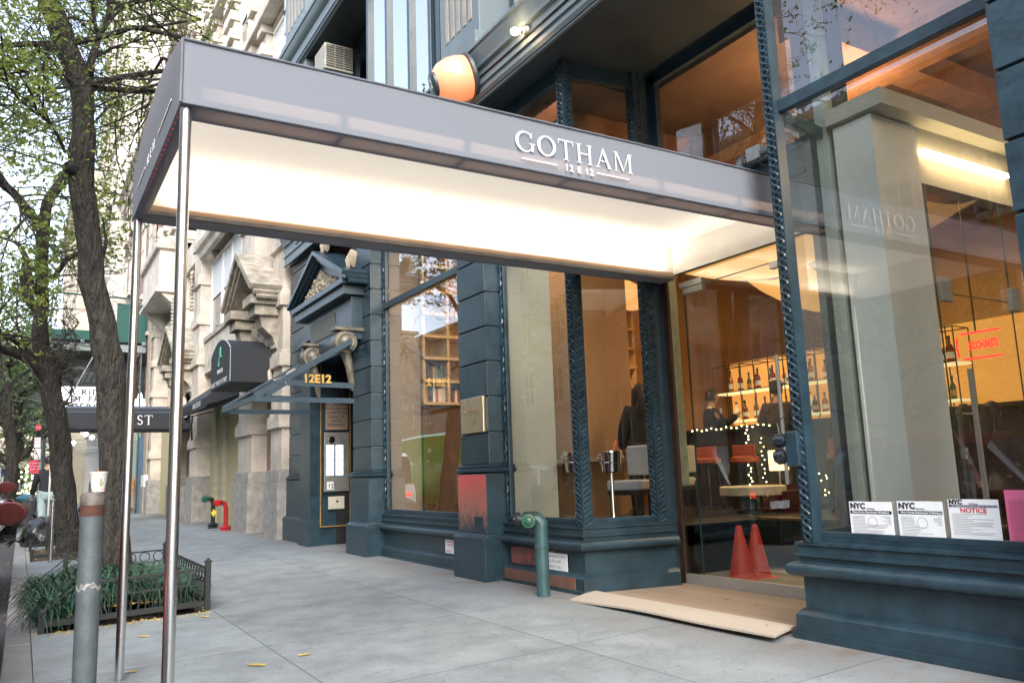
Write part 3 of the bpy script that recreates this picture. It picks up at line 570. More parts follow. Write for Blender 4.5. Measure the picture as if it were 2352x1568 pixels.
# wall lamp, bulb, cable
t=empty('wall_lamp',(3.9,7.3,5.42),'big round orange lit lamp with the number 12 on its cap above the canopy','lamp')
mb=MB(); mb.lathe((3.96,7.20,5.40),[(.19,0),(.235,.03),(.25,.12),(.245,.22),(.20,.33),(.13,.40),(.10,.41)],28,(-.85,.25,-.30)); mb.build('glass_globe',mat('orange_lamp_glass',(.75,.35,.22),.2,var=.05,bump=0,emis=(1,.30,.10),estr=.42,coat=.6),t,smooth=True)
mb=MB(); mb.lathe((3.98,7.195,5.405),[(.22,-.02),(.255,0),(.255,.035),(.235,.04)],28,(-.85,.25,-.30)); mb.lathe((3.96,7.20,5.40),[(.135,.395),(.135,.425),(.10,.44),(.02,.445)],24,(-.85,.25,-.30)); mb.build('metal_collar',mat('lamp_metal',(.07,.09,.10),.4,.5),t,smooth=True)
dn=Vector((-.85,.25,-.30)).normalized(); uu=Vector((0,-1,0)); uu=(uu-dn*uu.dot(dn)).normalized(); vv=dn.cross(uu)*1; c=Vector((3.96,7.20,5.40))+dn*.452
vv = vv if vv.z>0 else -vv
flat_text('12',.15,c-uu*.075-vv*.05,uu,vv,LETTER,'number',t)
t=empty('bare_bulb',(3.97,6.1,5.38),'small bare glowing bulb in a white socket on the entablature','lamp')
mb=MB(); mb.lathe((4.03,6.08,5.38),[(.045,0),(.045,.05),(.03,.06),(.028,.09)],16,(-.8,.35,-.1)); mb.build('socket',mat('socket_porcelain',(.5,.44,.36),.4),t,smooth=True)
mb=MB(); mb.lathe((4.03,6.08,5.38)+Vector((0,0,0)) if False else Vector((4.03,6.08,5.38))+Vector((-.8,.35,-.1)).normalized()*.085,[(.012,0),(.032,.03),(.038,.055),(.03,.08),(.005,.095)],16,(-.8,.35,-.1)); mb.build('bulb',emi('bulb_glow',(1,.72,.4),45),t,smooth=True)
mb=MB(); mb.tube([(4.02,14.0,5.33),(4.02,7.8,5.33),(4.02,7.0,5.34),(4.015,6.2,5.33),(4.02,5,5.33),(4.02,-3,5.33)],.009,6); tag(mb.build('cable',BLACK),'thin dark cable running along the entablature between the lamps','cable')
# camera on the door header
t=empty('security_camera',(5.25,4.5,3.62),'small grey security camera under a junction box on the door header','camera')
MB().box(5.20,5.31,4.38,4.54,3.66,3.78).build('junction_box',mat('box_grey',(.40,.42,.42),.5),t,bevel=.005)
mb=MB(); mb.lathe((5.18,4.36,3.68),[(.03,0),(.03,.09),(.01,.1)],12,(.2,-.9,.1)); mb.build('barrel',mat('cam_grey2',(.14,.16,.17),.4),t,smooth=True)
mb=MB(); mb.lathe((5.15,4.62,3.56),[(.03,0),(.034,.02),(.034,.14),(.02,.16)],14,(.2,-.3,.9)); mb.tube([(5.18,4.58,3.72),(5.22,4.52,3.72)],.012,6); mb.build('barrel',mat('cam_grey',(.14,.16,.17),.4),t,smooth=True)
mb=MB(); mb.tube([(5.2,4.42,3.66),(5.19,4.36,3.57),(5.24,4.25,3.55),(5.3,4.2,3.6)],.006,5); mb.build('wire',BLACK,t)
# buzzer camera box on the diamond post
t=empty('intercom_box',(4.30,3.56,1.25),'blue box with two black round speakers hung on the diamond patterned post','speaker box')
MB().box(4.245,4.32,3.49,3.585,1.075,1.30).build('housing',BLUE,t,bevel=.006)
mb=MB(); mb.lathe((4.25,3.585,1.245),[(.035,0),(.045,.01),(.045,.06),(.03,.075)],16,(-.5,.85,.0)); mb.lathe((4.24,3.585,1.145),[(.04,0),(.052,.01),(.052,.05),(.03,.075)],16,(-.5,.85,-.1)); mb.build('speaker',mat('shiny_black',(.01,.012,.02),.12),t,smooth=True)
MB().tube([(4.24,3.62,1.29),(4.25,3.64,1.36),(4.27,3.6,1.40)],.004,4).build('wire',BLACK,t)
# ramp
t=empty('plywood_ramp',(4.7,4.9,0),'plywood ramp laid over the door step, curling up at its pale front edge','ramp')
MB().prism([(4.36,5.96),(5.32,5.80),(5.32,3.72),(4.36,3.80)],2,.004,.034).build('deck_board',PLY,t,bevel=.003)
mb=MB(); N_=20; vs=[]
for i in range(N_+1):
    k=i/N_; y=5.92-(5.92-3.72)*k; zf=.008+.030*math.sin(PI*min(1,k*1.25))**2*.5+.028*k
    vs+=[(4.03,y-.10+.0,zf),(4.37,y+.02,.038),(4.03,y-.10,zf+.014),(4.37,y+.02,.052)]
fs=[]
for i in range(N_):
    a=4*i;c=4*(i+1); fs+=[(a,a+1,c+1,c),(a+2,c+2,c+3,a+3),(a,c,c+2,a+2),(a+1,a+3,c+3,c+1)]
fs+=[(0,2,3,1),(4*N_,4*N_+1,4*N_+3,4*N_+2)]
mb.add(vs,fs)
mb.build('front_board',PLYL,t)
# siamese standpipe in front of the bay
SP=empty('standpipe',(4.02,6.20,0),'blue green sprinkler standpipe with chained green caps standing before the bay window','standpipe')
mb=MB(); mb.lathe((4.02,6.20,0),[(.066,0),(.066,.005),(.060,.006),(.060,.42),(.064,.425),(.064,.45),(.060,.455),(.060,.60)],24)
mb.tube([(4.02,6.20,.56),(4.02,6.20,.645),(4.005,6.215,.672),(3.97,6.25,.678)],[.06,.064,.066,.062],16); mb.build('riser_pipe',PIPEB,SP,smooth=True)
MB().lathe((3.99,6.225,.675),[(.070,-.02),(.074,0),(.074,.10),(.066,.12)],20,(-.75,.6,0)).build('clapper_body',mat('grimy_brass_green',(.05,.07,.06),.4,.5,var=.5,scale=15),SP,smooth=True)
for (c,ax,cm) in (((3.93,6.30,.675),(-.85,.5,.05),IRON),((3.93,6.26,.668),(-.55,-.83,.0),GREENP)):
    c=Vector(c); o=MB().lathe(c,[(.048,0),(.050,.05),(.050,.07)],18,ax).build('inlet',GREENP,SP,smooth=True)
    mb=MB(); mb.lathe(c,[(.060,.055),(.066,.06),(.066,.085),(.060,.10),(.045,.102),(.042,.094),(.030,.094),(.028,.12),(.014,.125)],20,ax); mb.build('cap',cm,o,smooth=True)
for k,(x,y) in enumerate(((3.92,6.32),(3.98,6.42))):
    mb=MB(); pts=[(x+.05*math.sin(PI*i/10)*0+.10*i/10,y-.12*i/10,.67-.16*math.sin(PI*i/10)) for i in range(11)]
    for i in range(0,10): mb.bar(pts[i],pts[i+1],.008 if i%2 else .012,.005)
    mb.build('chain',IRON,SP)
# ------------------------------------------------------------ doorway of number 12 (part of the blue building)
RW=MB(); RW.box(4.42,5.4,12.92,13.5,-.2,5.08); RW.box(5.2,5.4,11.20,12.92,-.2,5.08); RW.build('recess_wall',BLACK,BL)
mb=MB(); mb.box(3.98,4.44,12.96,13.5,-.2,3.4); mb.box(3.95,4.44,12.95,13.5,-.2,.45); mb.build('inner_jamb',BLUE,BL,bevel=.006)
mb=MB(); mb.box(4.14,4.155,12.905,12.92,.35,3.3); mb.box(4.64,4.655,12.905,12.92,.35,3.3); mb.box(4.14,4.655,12.905,12.92,.34,.355); mb.build('gold_fillet',mat('gilt_strip',(.45,.26,.06),.4,.3),BL)
t=empty('door_intercom',(4.4,12.9,.95),'steel intercom panel with blue lit buttons beside the number 12 door','intercom')
MB().box(4.20,4.62,12.885,12.904,.90,1.86).build('face_plate',mat('intercom_steel',(.45,.43,.40),.35,.7),t,bevel=.004)
mb=MB(); mb.lathe((4.32,12.884,1.74),[(.055,0),(.055,.012),(.03,.02)],18,(0,-1,0)); mb.build('door_camera',mat('lens_black',(.01,.01,.012),.1),t,smooth=True)
for i in range(4):
    for k in range(2): MB().box(4.235+.16*k,4.355+.16*k,12.874,12.884,1.16+.125*i,1.275+.125*i).build('button',BLUEL,t)
MB().box(4.24,4.36,12.878,12.884,.93,1.06).build('number_plate',PAPER,t)
flat_text('12',.10,(4.255,12.876,.955),(1,0,0),(0,0,1),INK,'number',t)
sg=empty('notice_plate',(4.4,12.9,1.95),'bronze text plate above the blue lit intercom panel','sign'); MB().box(4.22,4.60,12.89,12.904,1.90,2.38).build('plate',mat('bronze_plate',(.33,.24,.18),.45,.3),sg)
for i,l in enumerate(('NO DELIVERIES','THROUGH THE','FRONT DOOR','PLEASE USE','SERVICE','ENTRANCE')): flat_text(l,.055,(4.41,12.887,2.30-.068*i),(1,0,0),(0,0,1),INK,'lettering',sg,align='CENTER')
sg=empty('door_label',(4.4,12.9,.6),'small cream card under the intercom panel with a keyhole mark','sign'); MB().box(4.27,4.54,12.89,12.904,.62,.82).build('card',mat('cream_card',(.55,.52,.42),.5),sg); MB().lathe((4.42,12.889,.74),[(.02,0),(.015,.006)],10,(0,-1,0)).build('keyhole',INK,sg)
# pediment
PD=empty('door_pediment',(3.85,11.6,3.5)); PD.parent=BL; PD.location=Vector((3.85,11.6,3.5))-WL[BL.name]; WL[PD.name]=Vector((3.85,11.6,3.5))
mb=MB(); mb.box(3.84,4.4,10.92,13.40,3.74,3.88); mb.box(3.79,4.4,10.86,13.48,3.88,3.97); mb.prism([(10.95,3.97),(13.38,3.97),(12.18,4.55)],0,3.92,4.4)
mb.box(3.98,4.4,11.0,13.35,3.10,3.74)
for sg in (-1,1):
    e0=(12.18+sg*1.42,4.02); ap=(12.18,4.66)
    for (x0,dz,h) in ((3.76,.0,.07),(3.81,-.065,.06),(3.86,-.12,.05)):
        mb.bar((x0+.27,e0[0],e0[1]+dz),(x0+.27,ap[0],ap[1]+dz),.54,h)
mb.build('gable',BLUE,PD,bevel=.006)
def ornament(c,sx,sz,x,m,parent,name,seed,n=60,tri=True):
    r=random.Random(seed); mb=MB(); mb.prism([(c[0]-sx,c[1]-.02),(c[0]+sx,c[1]-.02)]+([(c[0],c[1]+sz)] if tri else [(c[0]+sx,c[1]+sz),(c[0]-sx,c[1]+sz)]),0,x-.005,x+.04)
    for i in range(n):
        u=r.uniform(-1,1); v=r.uniform(0,1)*(1-abs(u)*.85 if tri else 1)
        s=r.uniform(.02,.045)*(1.3 if abs(u)<.25 else .9)
        mb.lathe((x,c[0]+u*sx,c[1]+v*sz),[(.002,-s*.5),(s*.7,-s*.3),(s,0),(s*.6,s*.5),(.004,s*.8)],7,(-1,r.uniform(-.5,.5),r.uniform(-.5,.5)))
    return mb.build(name,m,parent,smooth=True)
BEIGE=mat('beige_ornament',(.40,.34,.25),.6,var=.3,scale=20)
ornament((12.18,4.0),.80,.40,3.90,BEIGE,PD,'carved_leaves',3,90)
for y in (12.10,10.90):
    mb=MB(); z0=4.66 if y>11 else 4.12
    for k in range(7): mb.lathe((3.95,y+.03*(k-3),z0+.02*abs(3-k)*-1+.06),[(.02,0),(.035,.05),(.03,.14),(.035,.19),(.008,.23)],7,(0,.18*(k-3),1))
    mb.build('finial',BEIGE,PD,smooth=True)
mb=MB(); mb.box(3.965,3.98,11.7,12.9,3.3,3.62); mb.build('name_panel',mat('dull_name_panel',(.12,.13,.11),.6),PD)
for y in (11.08,12.62):
    mb=MB()
    mb.lathe((3.90,y-.08,3.05),[(.155,0),(.165,.02),(.125,.025),(.115,.045),(.085,.035),(.06,.06),(.02,.07)],24,(0,-1,0)); mb.lathe((3.90,y-.08,3.05),[(.165,-.18),(.165,0)],24,(0,-1,0))
    mb.tube([(3.93,y,2.92),(3.98,y,2.7),(4.02,y,2.45),(4.03,y,2.35)],[.08,.06,.045,.02],10); mb.box(3.72,4.2,y-.13,y+.13,3.215,3.26)
    mb.build('scroll_bracket',mat('gilt_grey_bracket',(.17,.155,.12),.45,.2,var=.6,scale=9),PD,smooth=True)
MB().box(3.97,4.43,11.4,13.5,3.0,3.06).build('lintel',BLUE,BL)
# glass and steel marquee over number 12
t=empty('door_marquee',(3.2,11,2.3),'triangular blue steel and glass marquee with gold numbers 12E12','marquee')
STB=mat('blue_steel',(.028,.055,.078),.4,var=.2)
mb=MB()
for y in (10.9,12.9):
    mb.bar((2.60,y,2.225),(3.95,y,3.05),.035,.08); mb.bar((2.60,y,2.19),(3.98,y,2.185),.04,.07)
    mb.bar((3.02,y,2.42),(3.98,y,2.40),.02,.075); mb.bar((3.0,y,2.42),(2.75,y,2.25),.02,.08)
mb.bar((2.60,10.9,2.20),(2.60,12.9,2.20),.05,.07); mb.bar((3.95,10.9,2.95),(3.95,12.9,2.95),.05)
mb.build('steel_frame',STB,t)
MB().add([(2.6,10.9,2.25),(3.95,10.9,3.08),(3.95,12.9,3.08),(2.6,12.9,2.25)],[(0,1,2,3)]).build('glass_roof',GLASS,t)
flat_text('12E12',.160,(3.245,10.885,2.43),(1,0,0),(0,0,1),GOLD,'number',t,extr=.012,bold=.006)
# ------------------------------------------------------------ pale stone building
SB=empty('stone_building',(4.0,24,0),'pale limestone building with carved portals and rusticated piers next to the blue storefront','building')
mb=MB(); mb.box(4.55,6,14.75,33.45,-.3,5.1); mb.box(4.55,6,14.75,33.45,5.1,30); mb.build('wall',ASHLAR,SB)
def pier(y0,y1,ztop,x=4.0,slots=True):
    mb=MB(); mb.box(x-.05,4.6,y0-.06,y1+.06,-.3,1.07); p=mb.build('pier',GRAN,SB,bevel=.015)
    mb=MB(); mb.box(x-.02,4.6,y0-.02,y1+.02,1.07,1.30); mb.build('base_block',GRAN,p,bevel=.012)
    mb=MB(); mb.box(x+.05,4.6,y0+.04,y1-.04,1.30,ztop)
    z=2.07
    while z<ztop-.5:
        mb.box(x-.02,4.6,y0-.01,y1+.01,z,z+.24); mb.box(x+.02,4.6,y0+.02,y1-.02,z+.24,z+.31); z+=1.15
    mb.build('shaft',STONE,p,bevel=.012)
for a,b,h in ((14.85,15.70,9.6),(17.15,18.45,9.6),(23.45,24.55,11),(26.9,28.0,11),(32.7,33.4,11)): pier(a,b,h)
# ground floor infill: yellow panels
mb=MB(); mb.box(4.42,4.56,18.45,23.45,-.3,4.1); mb.build('stucco_wall',YELW,SB)
mb=MB(); 
for y in (19.55,21.4,22.5): mb.box(4.34,4.42,y-.09,y+.09,-.3,3.4)
mb.build('stucco_fin',mat('pale_fin',(.45,.43,.33),.7),SB)
mb=MB(); mb.box(4.36,4.57,15.65,17.15,-.3,3.3); mb.box(4.36,4.57,24.55,26.9,-.3,3.3); mb.build('porch_panel',BROWNP,SB)
MB().box(4.40,4.56,28.0,32.7,-.3,3.4).build('stucco_wall',YELW,SB)
def portal(y0,y1,z,name='portal'):
    c=(y0+y1)/2; p=empty(name,(3.8,c,z)); p.parent=SB; p.location=Vector((3.8,c,z))-WL[SB.name]; WL[p.name]=Vector((3.8,c,z))
    mb=MB(); hw=(y1-y0)/2+.30
    for s in (-1,1):
        for (x0,dz,w) in ((3.45,.0,.13),(3.52,-.11,.09),(3.58,-.19,.07)):
            mb.bar((x0+.5,c+s*hw,z+.10+dz),(x0+.5,c,z+1.02+dz),1.0,w)
        mb.box(3.5,4.5,c+s*(hw-.45)-.35,c+s*(hw-.45)+.35,z-.20,z-.02); mb.box(3.6,4.5,c+s*(hw-.45)-.28,c+s*(hw-.45)+.28,z-.40,z-.20)
        mb.prism([(3.7,z-.4),(4.4,z-.4),(4.4,z-1.3),(4.1,z-1.2),(3.95,z-.8),(3.75,z-.62)],1,c+s*(hw-.45)-.2,c+s*(hw-.45)+.2)
    mb.prism([(c-hw+.1,z),(c+hw-.1,z),(c,z+.92)],0,3.95,4.5)
    mb.build('broken_pediment',STONED,p,bevel=.012)
    mb=MB()
    for w in (.0,.09,.18):
        pts=[(3.93+w*.3,c+(.62+w)*math.cos(a),z-1.75+(.62+w)*math.sin(a)) for a in np.linspace(0,PI,17)]; mb.tube(pts,.045,6)
    mb.box(4.0,4.5,y0,y1,z-1.0,z-.35)
    mb.build('arch_moulding',STONE,p,smooth=True)
    ornament((c,z-1.05),.62,.75,3.95,STONED,p,'carving',int(y0),80,False)
portal(15.3,17.3,4.62); portal(24.5,26.9,4.75)
# upper walls: windows and courses
def ubox(n,m,*b):
    mb=MB(); mb.box(*b); return mb.build(n,m,SB,bevel=.01)
ubox('belt_course',STONE,4.2,4.56,18.45,23.45,4.1,5.05)
mb=MB(); mb.sweep([(0,4.98),(.10,5.0),(.12,5.1),(.05,5.14),(0,5.15)],[(4.25,23.45),(4.25,18.45)]); mb.build('window_ledge',STONE,SB)
def sash(y0,y1,z0,z1,n,x=4.35,m=WHITE,parent=SB):
    w=empty('window',(x,(y0+y1)/2,z0)); w.parent=parent; w.location=Vector((x,(y0+y1)/2,z0))-WL[parent.name]; WL[w.name]=Vector((x,(y0+y1)/2,z0))
    MB().box(x+.03,x+.05,y0,y1,z0,z1).build('pane',mat('grey_window_pane',(.10,.10,.105),.15,var=.5,scale=1.5,bump=0,spec=.9),w)
    mb=MB()
    for i in range(n+1): t=y0+(y1-y0)*i/n; mb.box(x-.03,x+.06,t-.05,t+.05,z0,z1)
    mb.box(x-.03,x+.06,y0,y1,z0,z0+.08); mb.box(x-.03,x+.06,y0,y1,z1-.1,z1); mb.build('sash',m,w)
    mb=MB(); 
    for i in range(n): a=y0+(y1-y0)*i/n+.05; b=y0+(y1-y0)*(i+1)/n-.05; mb.box(x+.0,x+.02,a,b,z0+(z1-z0)*.48,z1)
    mb.build('blind',mat('white_blind',(.62,.64,.66),.7,var=.04),w)
    return w
sash(18.55,21.9,5.2,7.35,3); sash(22.0,23.4,5.2,7.35,1)
mb=MB(); mb.sweep([(0,7.35),(.12,7.37),(.16,7.5),(.25,7.58),(.28,7.7),(0,7.74)],[(4.1,23.4),(4.1,14.8)]); mb.build('string_course',STONE,SB)
ubox('stone_band',STONE,4.15,4.58,14.78,33.4,7.74,8.5)
sash(15.7,16.9,5.35,7.3,1,4.42,mat('dark_sash',(.05,.05,.05),.5)); sash(28.2,32.5,5.2,7.0,3)
mb=MB(); mb.box(3.45,4.56,28.2,32.6,7.45,7.6); mb.box(3.55,4.56,28.3,32.5,7.6,8.9); mb.sweep([(0,8.9),(.12,8.95),(.15,9.1),(0,9.15)],[(4.5,32.5),(3.55,32.5),(3.55,28.3),(4.5,28.3)]); mb.build('balcony',STONE,SB,bevel=.01)
for ya in (28.3,32.0): MB().prism([(3.6,7.45),(4.5,7.45),(4.5,6.7),(4.3,6.8)],1,ya,ya+.5).build('balcony_bracket',STONE,SB)
for y in (24.0,27.45):
    mb=MB(); 
    for k in range(10): mb.lathe((3.9,y+.02*(k%3-1),7.1-.12*k),[(.02,-.06),(.10-.006*k,0),(.02,.07)],8,(-1,0,.3))
    mb.build('festoon',STONED,SB,smooth=True)
fl=8.5
for k in range(6):
    z=fl+k*3.3
    for (a,b) in ((15.5,17.5),(18.9,21.0),(21.85,23.35),(25.0,27.0),(28.4,30.2),(31.05,32.4)):
        for e0 in (a-.35,b):
            mb=MB(); mb.box(4.30,4.56,e0,e0+.35,z,z+3.3)
            for q in range(6): mb.box(4.18,4.5,e0-.06,e0+.39,z+.1+q*.55,z+.36+q*.55)
            mb.build('quoin_strip',STONE,SB)
        MB().box(4.42,4.56,a,b,z+2.9,z+3.3).build('spandrel',BRICK,SB)
        sash(a,b,z+.5,z+2.9,2,4.48)
    mb=MB(); mb.box(4.1,4.56,14.78,33.4,z+3.05,z+3.25); mb.build('floor_course',STONE,SB,bevel=.02)
# buildings further along the same side
def block(label,y0,y1,h,x,m,wm,cols,floors,z0=5.,trim=STONE,deep=15,win=(.9,1.7),name='apartment_building',g=None):
    b=empty(name,(x,(y0+y1)/2,0),label,'building',g); mb=MB(); mb.box(min(x,x+deep),max(x,x+deep),y0,y1,-.3,h); mb.build('wall',m,b)
    s=1 if deep>0 else -1
    mb=MB(); mb.sweep([(0,h-.5),(.2,h-.45),(.3,h-.2),(.5,h-.1),(.5,h+.1),(0,h+.15)],[(x,y1),(x,y0)] if s>0 else [(x,y0),(x,y1)]); mb.build('cornice',trim,b)
    dy=(y1-y0)/cols
    proto=None
    for j in range(floors):
        for i in range(cols):
            yc=y0+dy*(i+.5); z=z0+j*3.2
            if z+win[1]>h-.6: continue
            if proto is None:
                proto=empty('window',(x,yc,z)); proto.parent=b; proto.location=Vector((x,yc,z))-WL[b.name]; WL[proto.name]=Vector((x,yc,z))
                mb=MB(); w2=win[0]/2
                for u in (-w2,0,w2): mb.box(x-.06,x+.06,yc+u-.05,yc+u+.05,z,z+win[1])
                for u in (0,win[1]*.5,win[1]): mb.box(x-.06,x+.06,yc-w2,yc+w2,z+u-.05,z+u+.05)
                mb.box(x-.16,x+.16,yc-w2-.12,yc+w2+.12,z-.2,z-.06); mb.box(x-.10,x+.10,yc-w2-.1,yc+w2+.1,z+win[1]+.05,z+win[1]+.3); mb.build('frame',trim,proto)
                MB().box(x-.03*1,x+.03,yc-w2,yc+w2,z,z+win[1]).build('pane',wm,proto)
            else:
                c=proto.copy(); COL.objects.link(c); c.parent=b; c.location=Vector((x,yc,z))-WL[b.name]
                for ch in proto.children: d=ch.copy(); COL.objects.link(d); d.parent=c
    return b
WPANE=mat('pale_window_pane',(.16,.18,.19),.08,var=.4,scale=.6,bump=0,spec=1)
PALE=grid_mat('pale_brick_wall',(.52,.49,.44),.4,.12,.006,.006,axes=(1,2),brick=True,jc=.9,cellvar=.12)
PALEY=mat('pale_yellow_stone',(.50,.45,.36),.85,var=.12,scale=.8)
b1=block('brown and cream brick building just past the stone one, beside the scaffold',33.5,46,16,4.05,BRICKD,WPANE,5,5,z0=7.2)
mb=MB(); mb.box(3.98,4.1,33.5,34.3,-.3,16); mb.build('brick_pier',BRICK,b1); mb=MB(); mb.box(3.9,4.1,33.45,34.35,-.3,1.07); mb.build('granite_base',GRAN,b1); mb=MB(); mb.box(3.93,4.1,33.47,34.33,1.07,1.5); mb.build('cap_block',WHITE,b1); MB().box(3.85,4.1,34.6,35.0,-.3,3.0).build('blue_door_frame',mat('blue_frame',(.07,.14,.22),.5),b1)
block('tall pale tower with stacked bays rising behind the tree crown',46.2,62,44,3.6,PALE,WPANE,6,13,z0=4.5)
block('cream apartment block with a cornice far down the street',63,92,24,2.6,PALEY,WPANE,9,6,z0=5)
block('low yellow stone building closing the view at the end of the street',95,125,17,-2.5,PALEY,WPANE,6,4,z0=3,deep=12)
block('distant pale building across the far end of the street',100,140,14,-12,PALEY,WPANE,7,3,z0=3,deep=-10)
# the other side of the street (mirrored in the window glass)
OPP=[(-22,-6,13,PALE,6,4),(-5.8,7,11.5,PALEY,5,3),(7.2,20,12.5,BRICK,5,3),(20.2,36,14,PALE,6,4),(36.4,60,10,PALEY,8,3)]
for (a,b,h,m,c_,f_),nm in zip(OPP,('cream brick building behind the photographer mirrored in the right window','yellow stone house mirrored in the entrance glass','tan brick house mirrored in the bay window','pale brick building mirrored in the far storefront glass','low stone row far along the other pavement')):
    block(nm,a,b,h,-13.4,m,WPANE,c_,f_,z0=4.4,deep=-10)
sheet('far_sidewalk',-13.4,-9.5,-30,130,-.1,CURB)
# ------------------------------------------------------------ awnings on the stone building
t=empty('barrel_awning',(3.25,16.4,3.2),'black barrel awning with a green logo over the first stone portal','awning')
def barrel(x0,x1,y0,y1,z0,z1,z2,t,m):
    pr=[(x1,z0),(x1,z2),(x0+.25,z2)]+[(x0+.25-.25*math.sin(a),z1+(z2-z1)*math.cos(a)) for a in np.linspace(0,PI/2,7)][1:]+[(x0,z0)]
    return MB().prism(pr,1,y0,y1).build('canvas',m,t)
AX=3.25
mb=MB()
cz=[(y,3.62+.28*math.sin(PI*(y-15.55)/1.85)**.8) for y in np.linspace(15.55,17.40,13)]
mb.prism([(15.55,2.98),(17.40,2.98)]+cz[::-1],0,AX,4.35); mb.build('canvas',AWN,t)
mb=MB(); mb.tube([(AX-.004,y,z+.004) for y,z in cz]+[],.012,5); mb.tube([(AX-.004,15.55,2.99),(AX-.004,15.55,3.6)],.008,5); mb.build('piping',mat('pale_piping',(.4,.5,.55),.5),t)
for txt,s_,y,z in (('MIRADOR',.12,16.75,3.25),('10 EAST TWELFTH STREET',.135,17.37,3.02)):
    flat_text(txt,s_,(AX-.006,y,z),(0,-1,0),(0,0,1),LETTER,'lettering',t)
mb=MB(); mb.tube([(AX-.008,16.6+.05*math.cos(a),3.45+.05*math.sin(a)) for a in np.linspace(0,2*PI,17)],.008,5); mb.tube([(AX-.008,16.57,3.49),(AX-.008,16.5,3.60),(AX-.008,16.44,3.76),(AX-.008,16.42,3.58),(AX-.008,16.3,3.56)],.014,5); mb.build('logo',mat('mint_green',(.1,.5,.35),.5),t)
t=empty('window_awning',(3.5,20.8,3),'low black wedge awning lettered REAL ESTATE over the yellow wall','awning')
MB().prism([(3.40,2.82),(4.40,3.15),(4.40,3.75),(3.52,3.12),(3.40,3.0)],1,18.6,19.2+4.0).build('canvas',AWN,t)
flat_text('MIRADOR',.15,(3.394,23.1,2.85),(0,-1,0),(0,0,1),LETTER,'lettering',t); flat_text('REAL ESTATE',.17,(3.394,20.3,2.85),(0,-1,0),(0,0,1),LETTER,'lettering',t)
mb=MB(); mb.bar((3.42,18.7,2.80),(4.4,18.7,3.05),.03); mb.bar((3.42,23.1,2.80),(4.4,23.1,3.05),.03); mb.bar((3.42,18.7,2.8),(3.42,23.1,2.8),.03); mb.build('awning_frame',BLACK,t)
t=empty('street_canopy',(2.5,26,3),'black street canopy lettered ST reaching across the pavement to the trees','canopy')
mb=MB(); pr=[(25.0,2.70),(25.0,3.18)]+[(25.9-.9*math.cos(a),3.18+.22*math.sin(a)) for a in np.linspace(0.15,PI-.15,9)]+[(26.8,3.18),(26.8,2.70)]
mb.prism(pr,0,.95,4.3); mb.build('canvas',AWN,t)
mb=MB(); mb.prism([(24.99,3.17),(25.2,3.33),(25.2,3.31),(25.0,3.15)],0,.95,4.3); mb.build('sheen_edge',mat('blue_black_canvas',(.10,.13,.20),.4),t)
p=at(880+0,0,25) ; a=at(219,976,24.98); serif_text('1',.30,a,(1,0,0),(0,0,1),LETTER,'lettering',t); a=at(314,975,24.98); serif_text('ST',.27,a,(1,0,0),(0,0,1),LETTER,'lettering',t)
for x in (1.0,): 
    for y in (25.1,26.7): MB().lathe((x,y,-.1),[(.03,0),(.03,2.8)],10).build('pole',STEEL,t,smooth=True)
# globe lantern on pier 3
t=empty('globe_lantern',(3.7,24.0,3.1),'round wired globe lantern on a bracket between the two awnings','lamp')
mb=MB(); mb.lathe((3.62,23.9,3.08),[(.06,-.22),(.13,-.17),(.185,-.05),(.19,.03),(.14,.14),(.05,.19),(.04,.25),(.01,.30)],18); mb.build('globe',mat('milk_glass',(.45,.5,.48),.2,var=.1),t,smooth=True)
mb=MB(); mb.lathe((3.62,23.9,2.66),[(.02,0),(.14,.02),(.15,.10),(.06,.14),(.06,.22)],14); mb.tube([(3.62,23.9,2.7),(3.75,23.9,2.62),(3.9,23.85,2.66),(4.0,23.8,2.80)],.02,6); mb.tube([(3.98,23.8,2.3),(3.96,23.8,2.7),(3.98,23.8,2.95)],.03,6); mb.build('bracket',BLACK,t,smooth=True)
# siamese connections
def siamese(name,c,label,m,capm,h,yellow=False):
    t=empty(name,c,label,'standpipe'); x,y,z=c; mb=MB(); mb.tube([(x,y,z-.1),(x,y,z+h-.12),(x-.03,y,z+h-.03),(x-.10,y,z+h)],[.048,.048,.055,.055],14); mb.lathe((x,y,z),[(.11,0),(.12,.05),(.10,.07),(.12,.12),(.10,.14),(.06,.17)],14); mb.build('riser_pipe',m,t,smooth=True)
    for s in (-1,1):
        mb=MB(); mb.lathe((x-.10,y+.03*s,z+h),[(.05,0),(.055,.09),(.07,.10),(.07,.14),(.03,.15)],12,(-.75,.66*s,-.1)); mb.build('cap',capm,t,smooth=True)
    return t
siamese('standpipe',(3.88,18.72,.02),'red siamese standpipe at the foot of the second stone pier',REDP,REDP,.66)
s2=siamese('standpipe',(3.86,20.0,.03),'dark green siamese standpipe behind the red one',IRON,GREENP,.72)
MB().prism([(3.80,.42),(3.86,.52),(3.92,.42),(3.86,.32)],1,19.93,19.937).build('yellow_tag',mat('yellow_tag',(.8,.6,.05),.5),s2)
MB().box(4.33,4.345,19.48,19.62,.95,1.45).build('paper_strip',PAPER,None,label='narrow white paper strip on the fin behind the green standpipe',cat='notice')
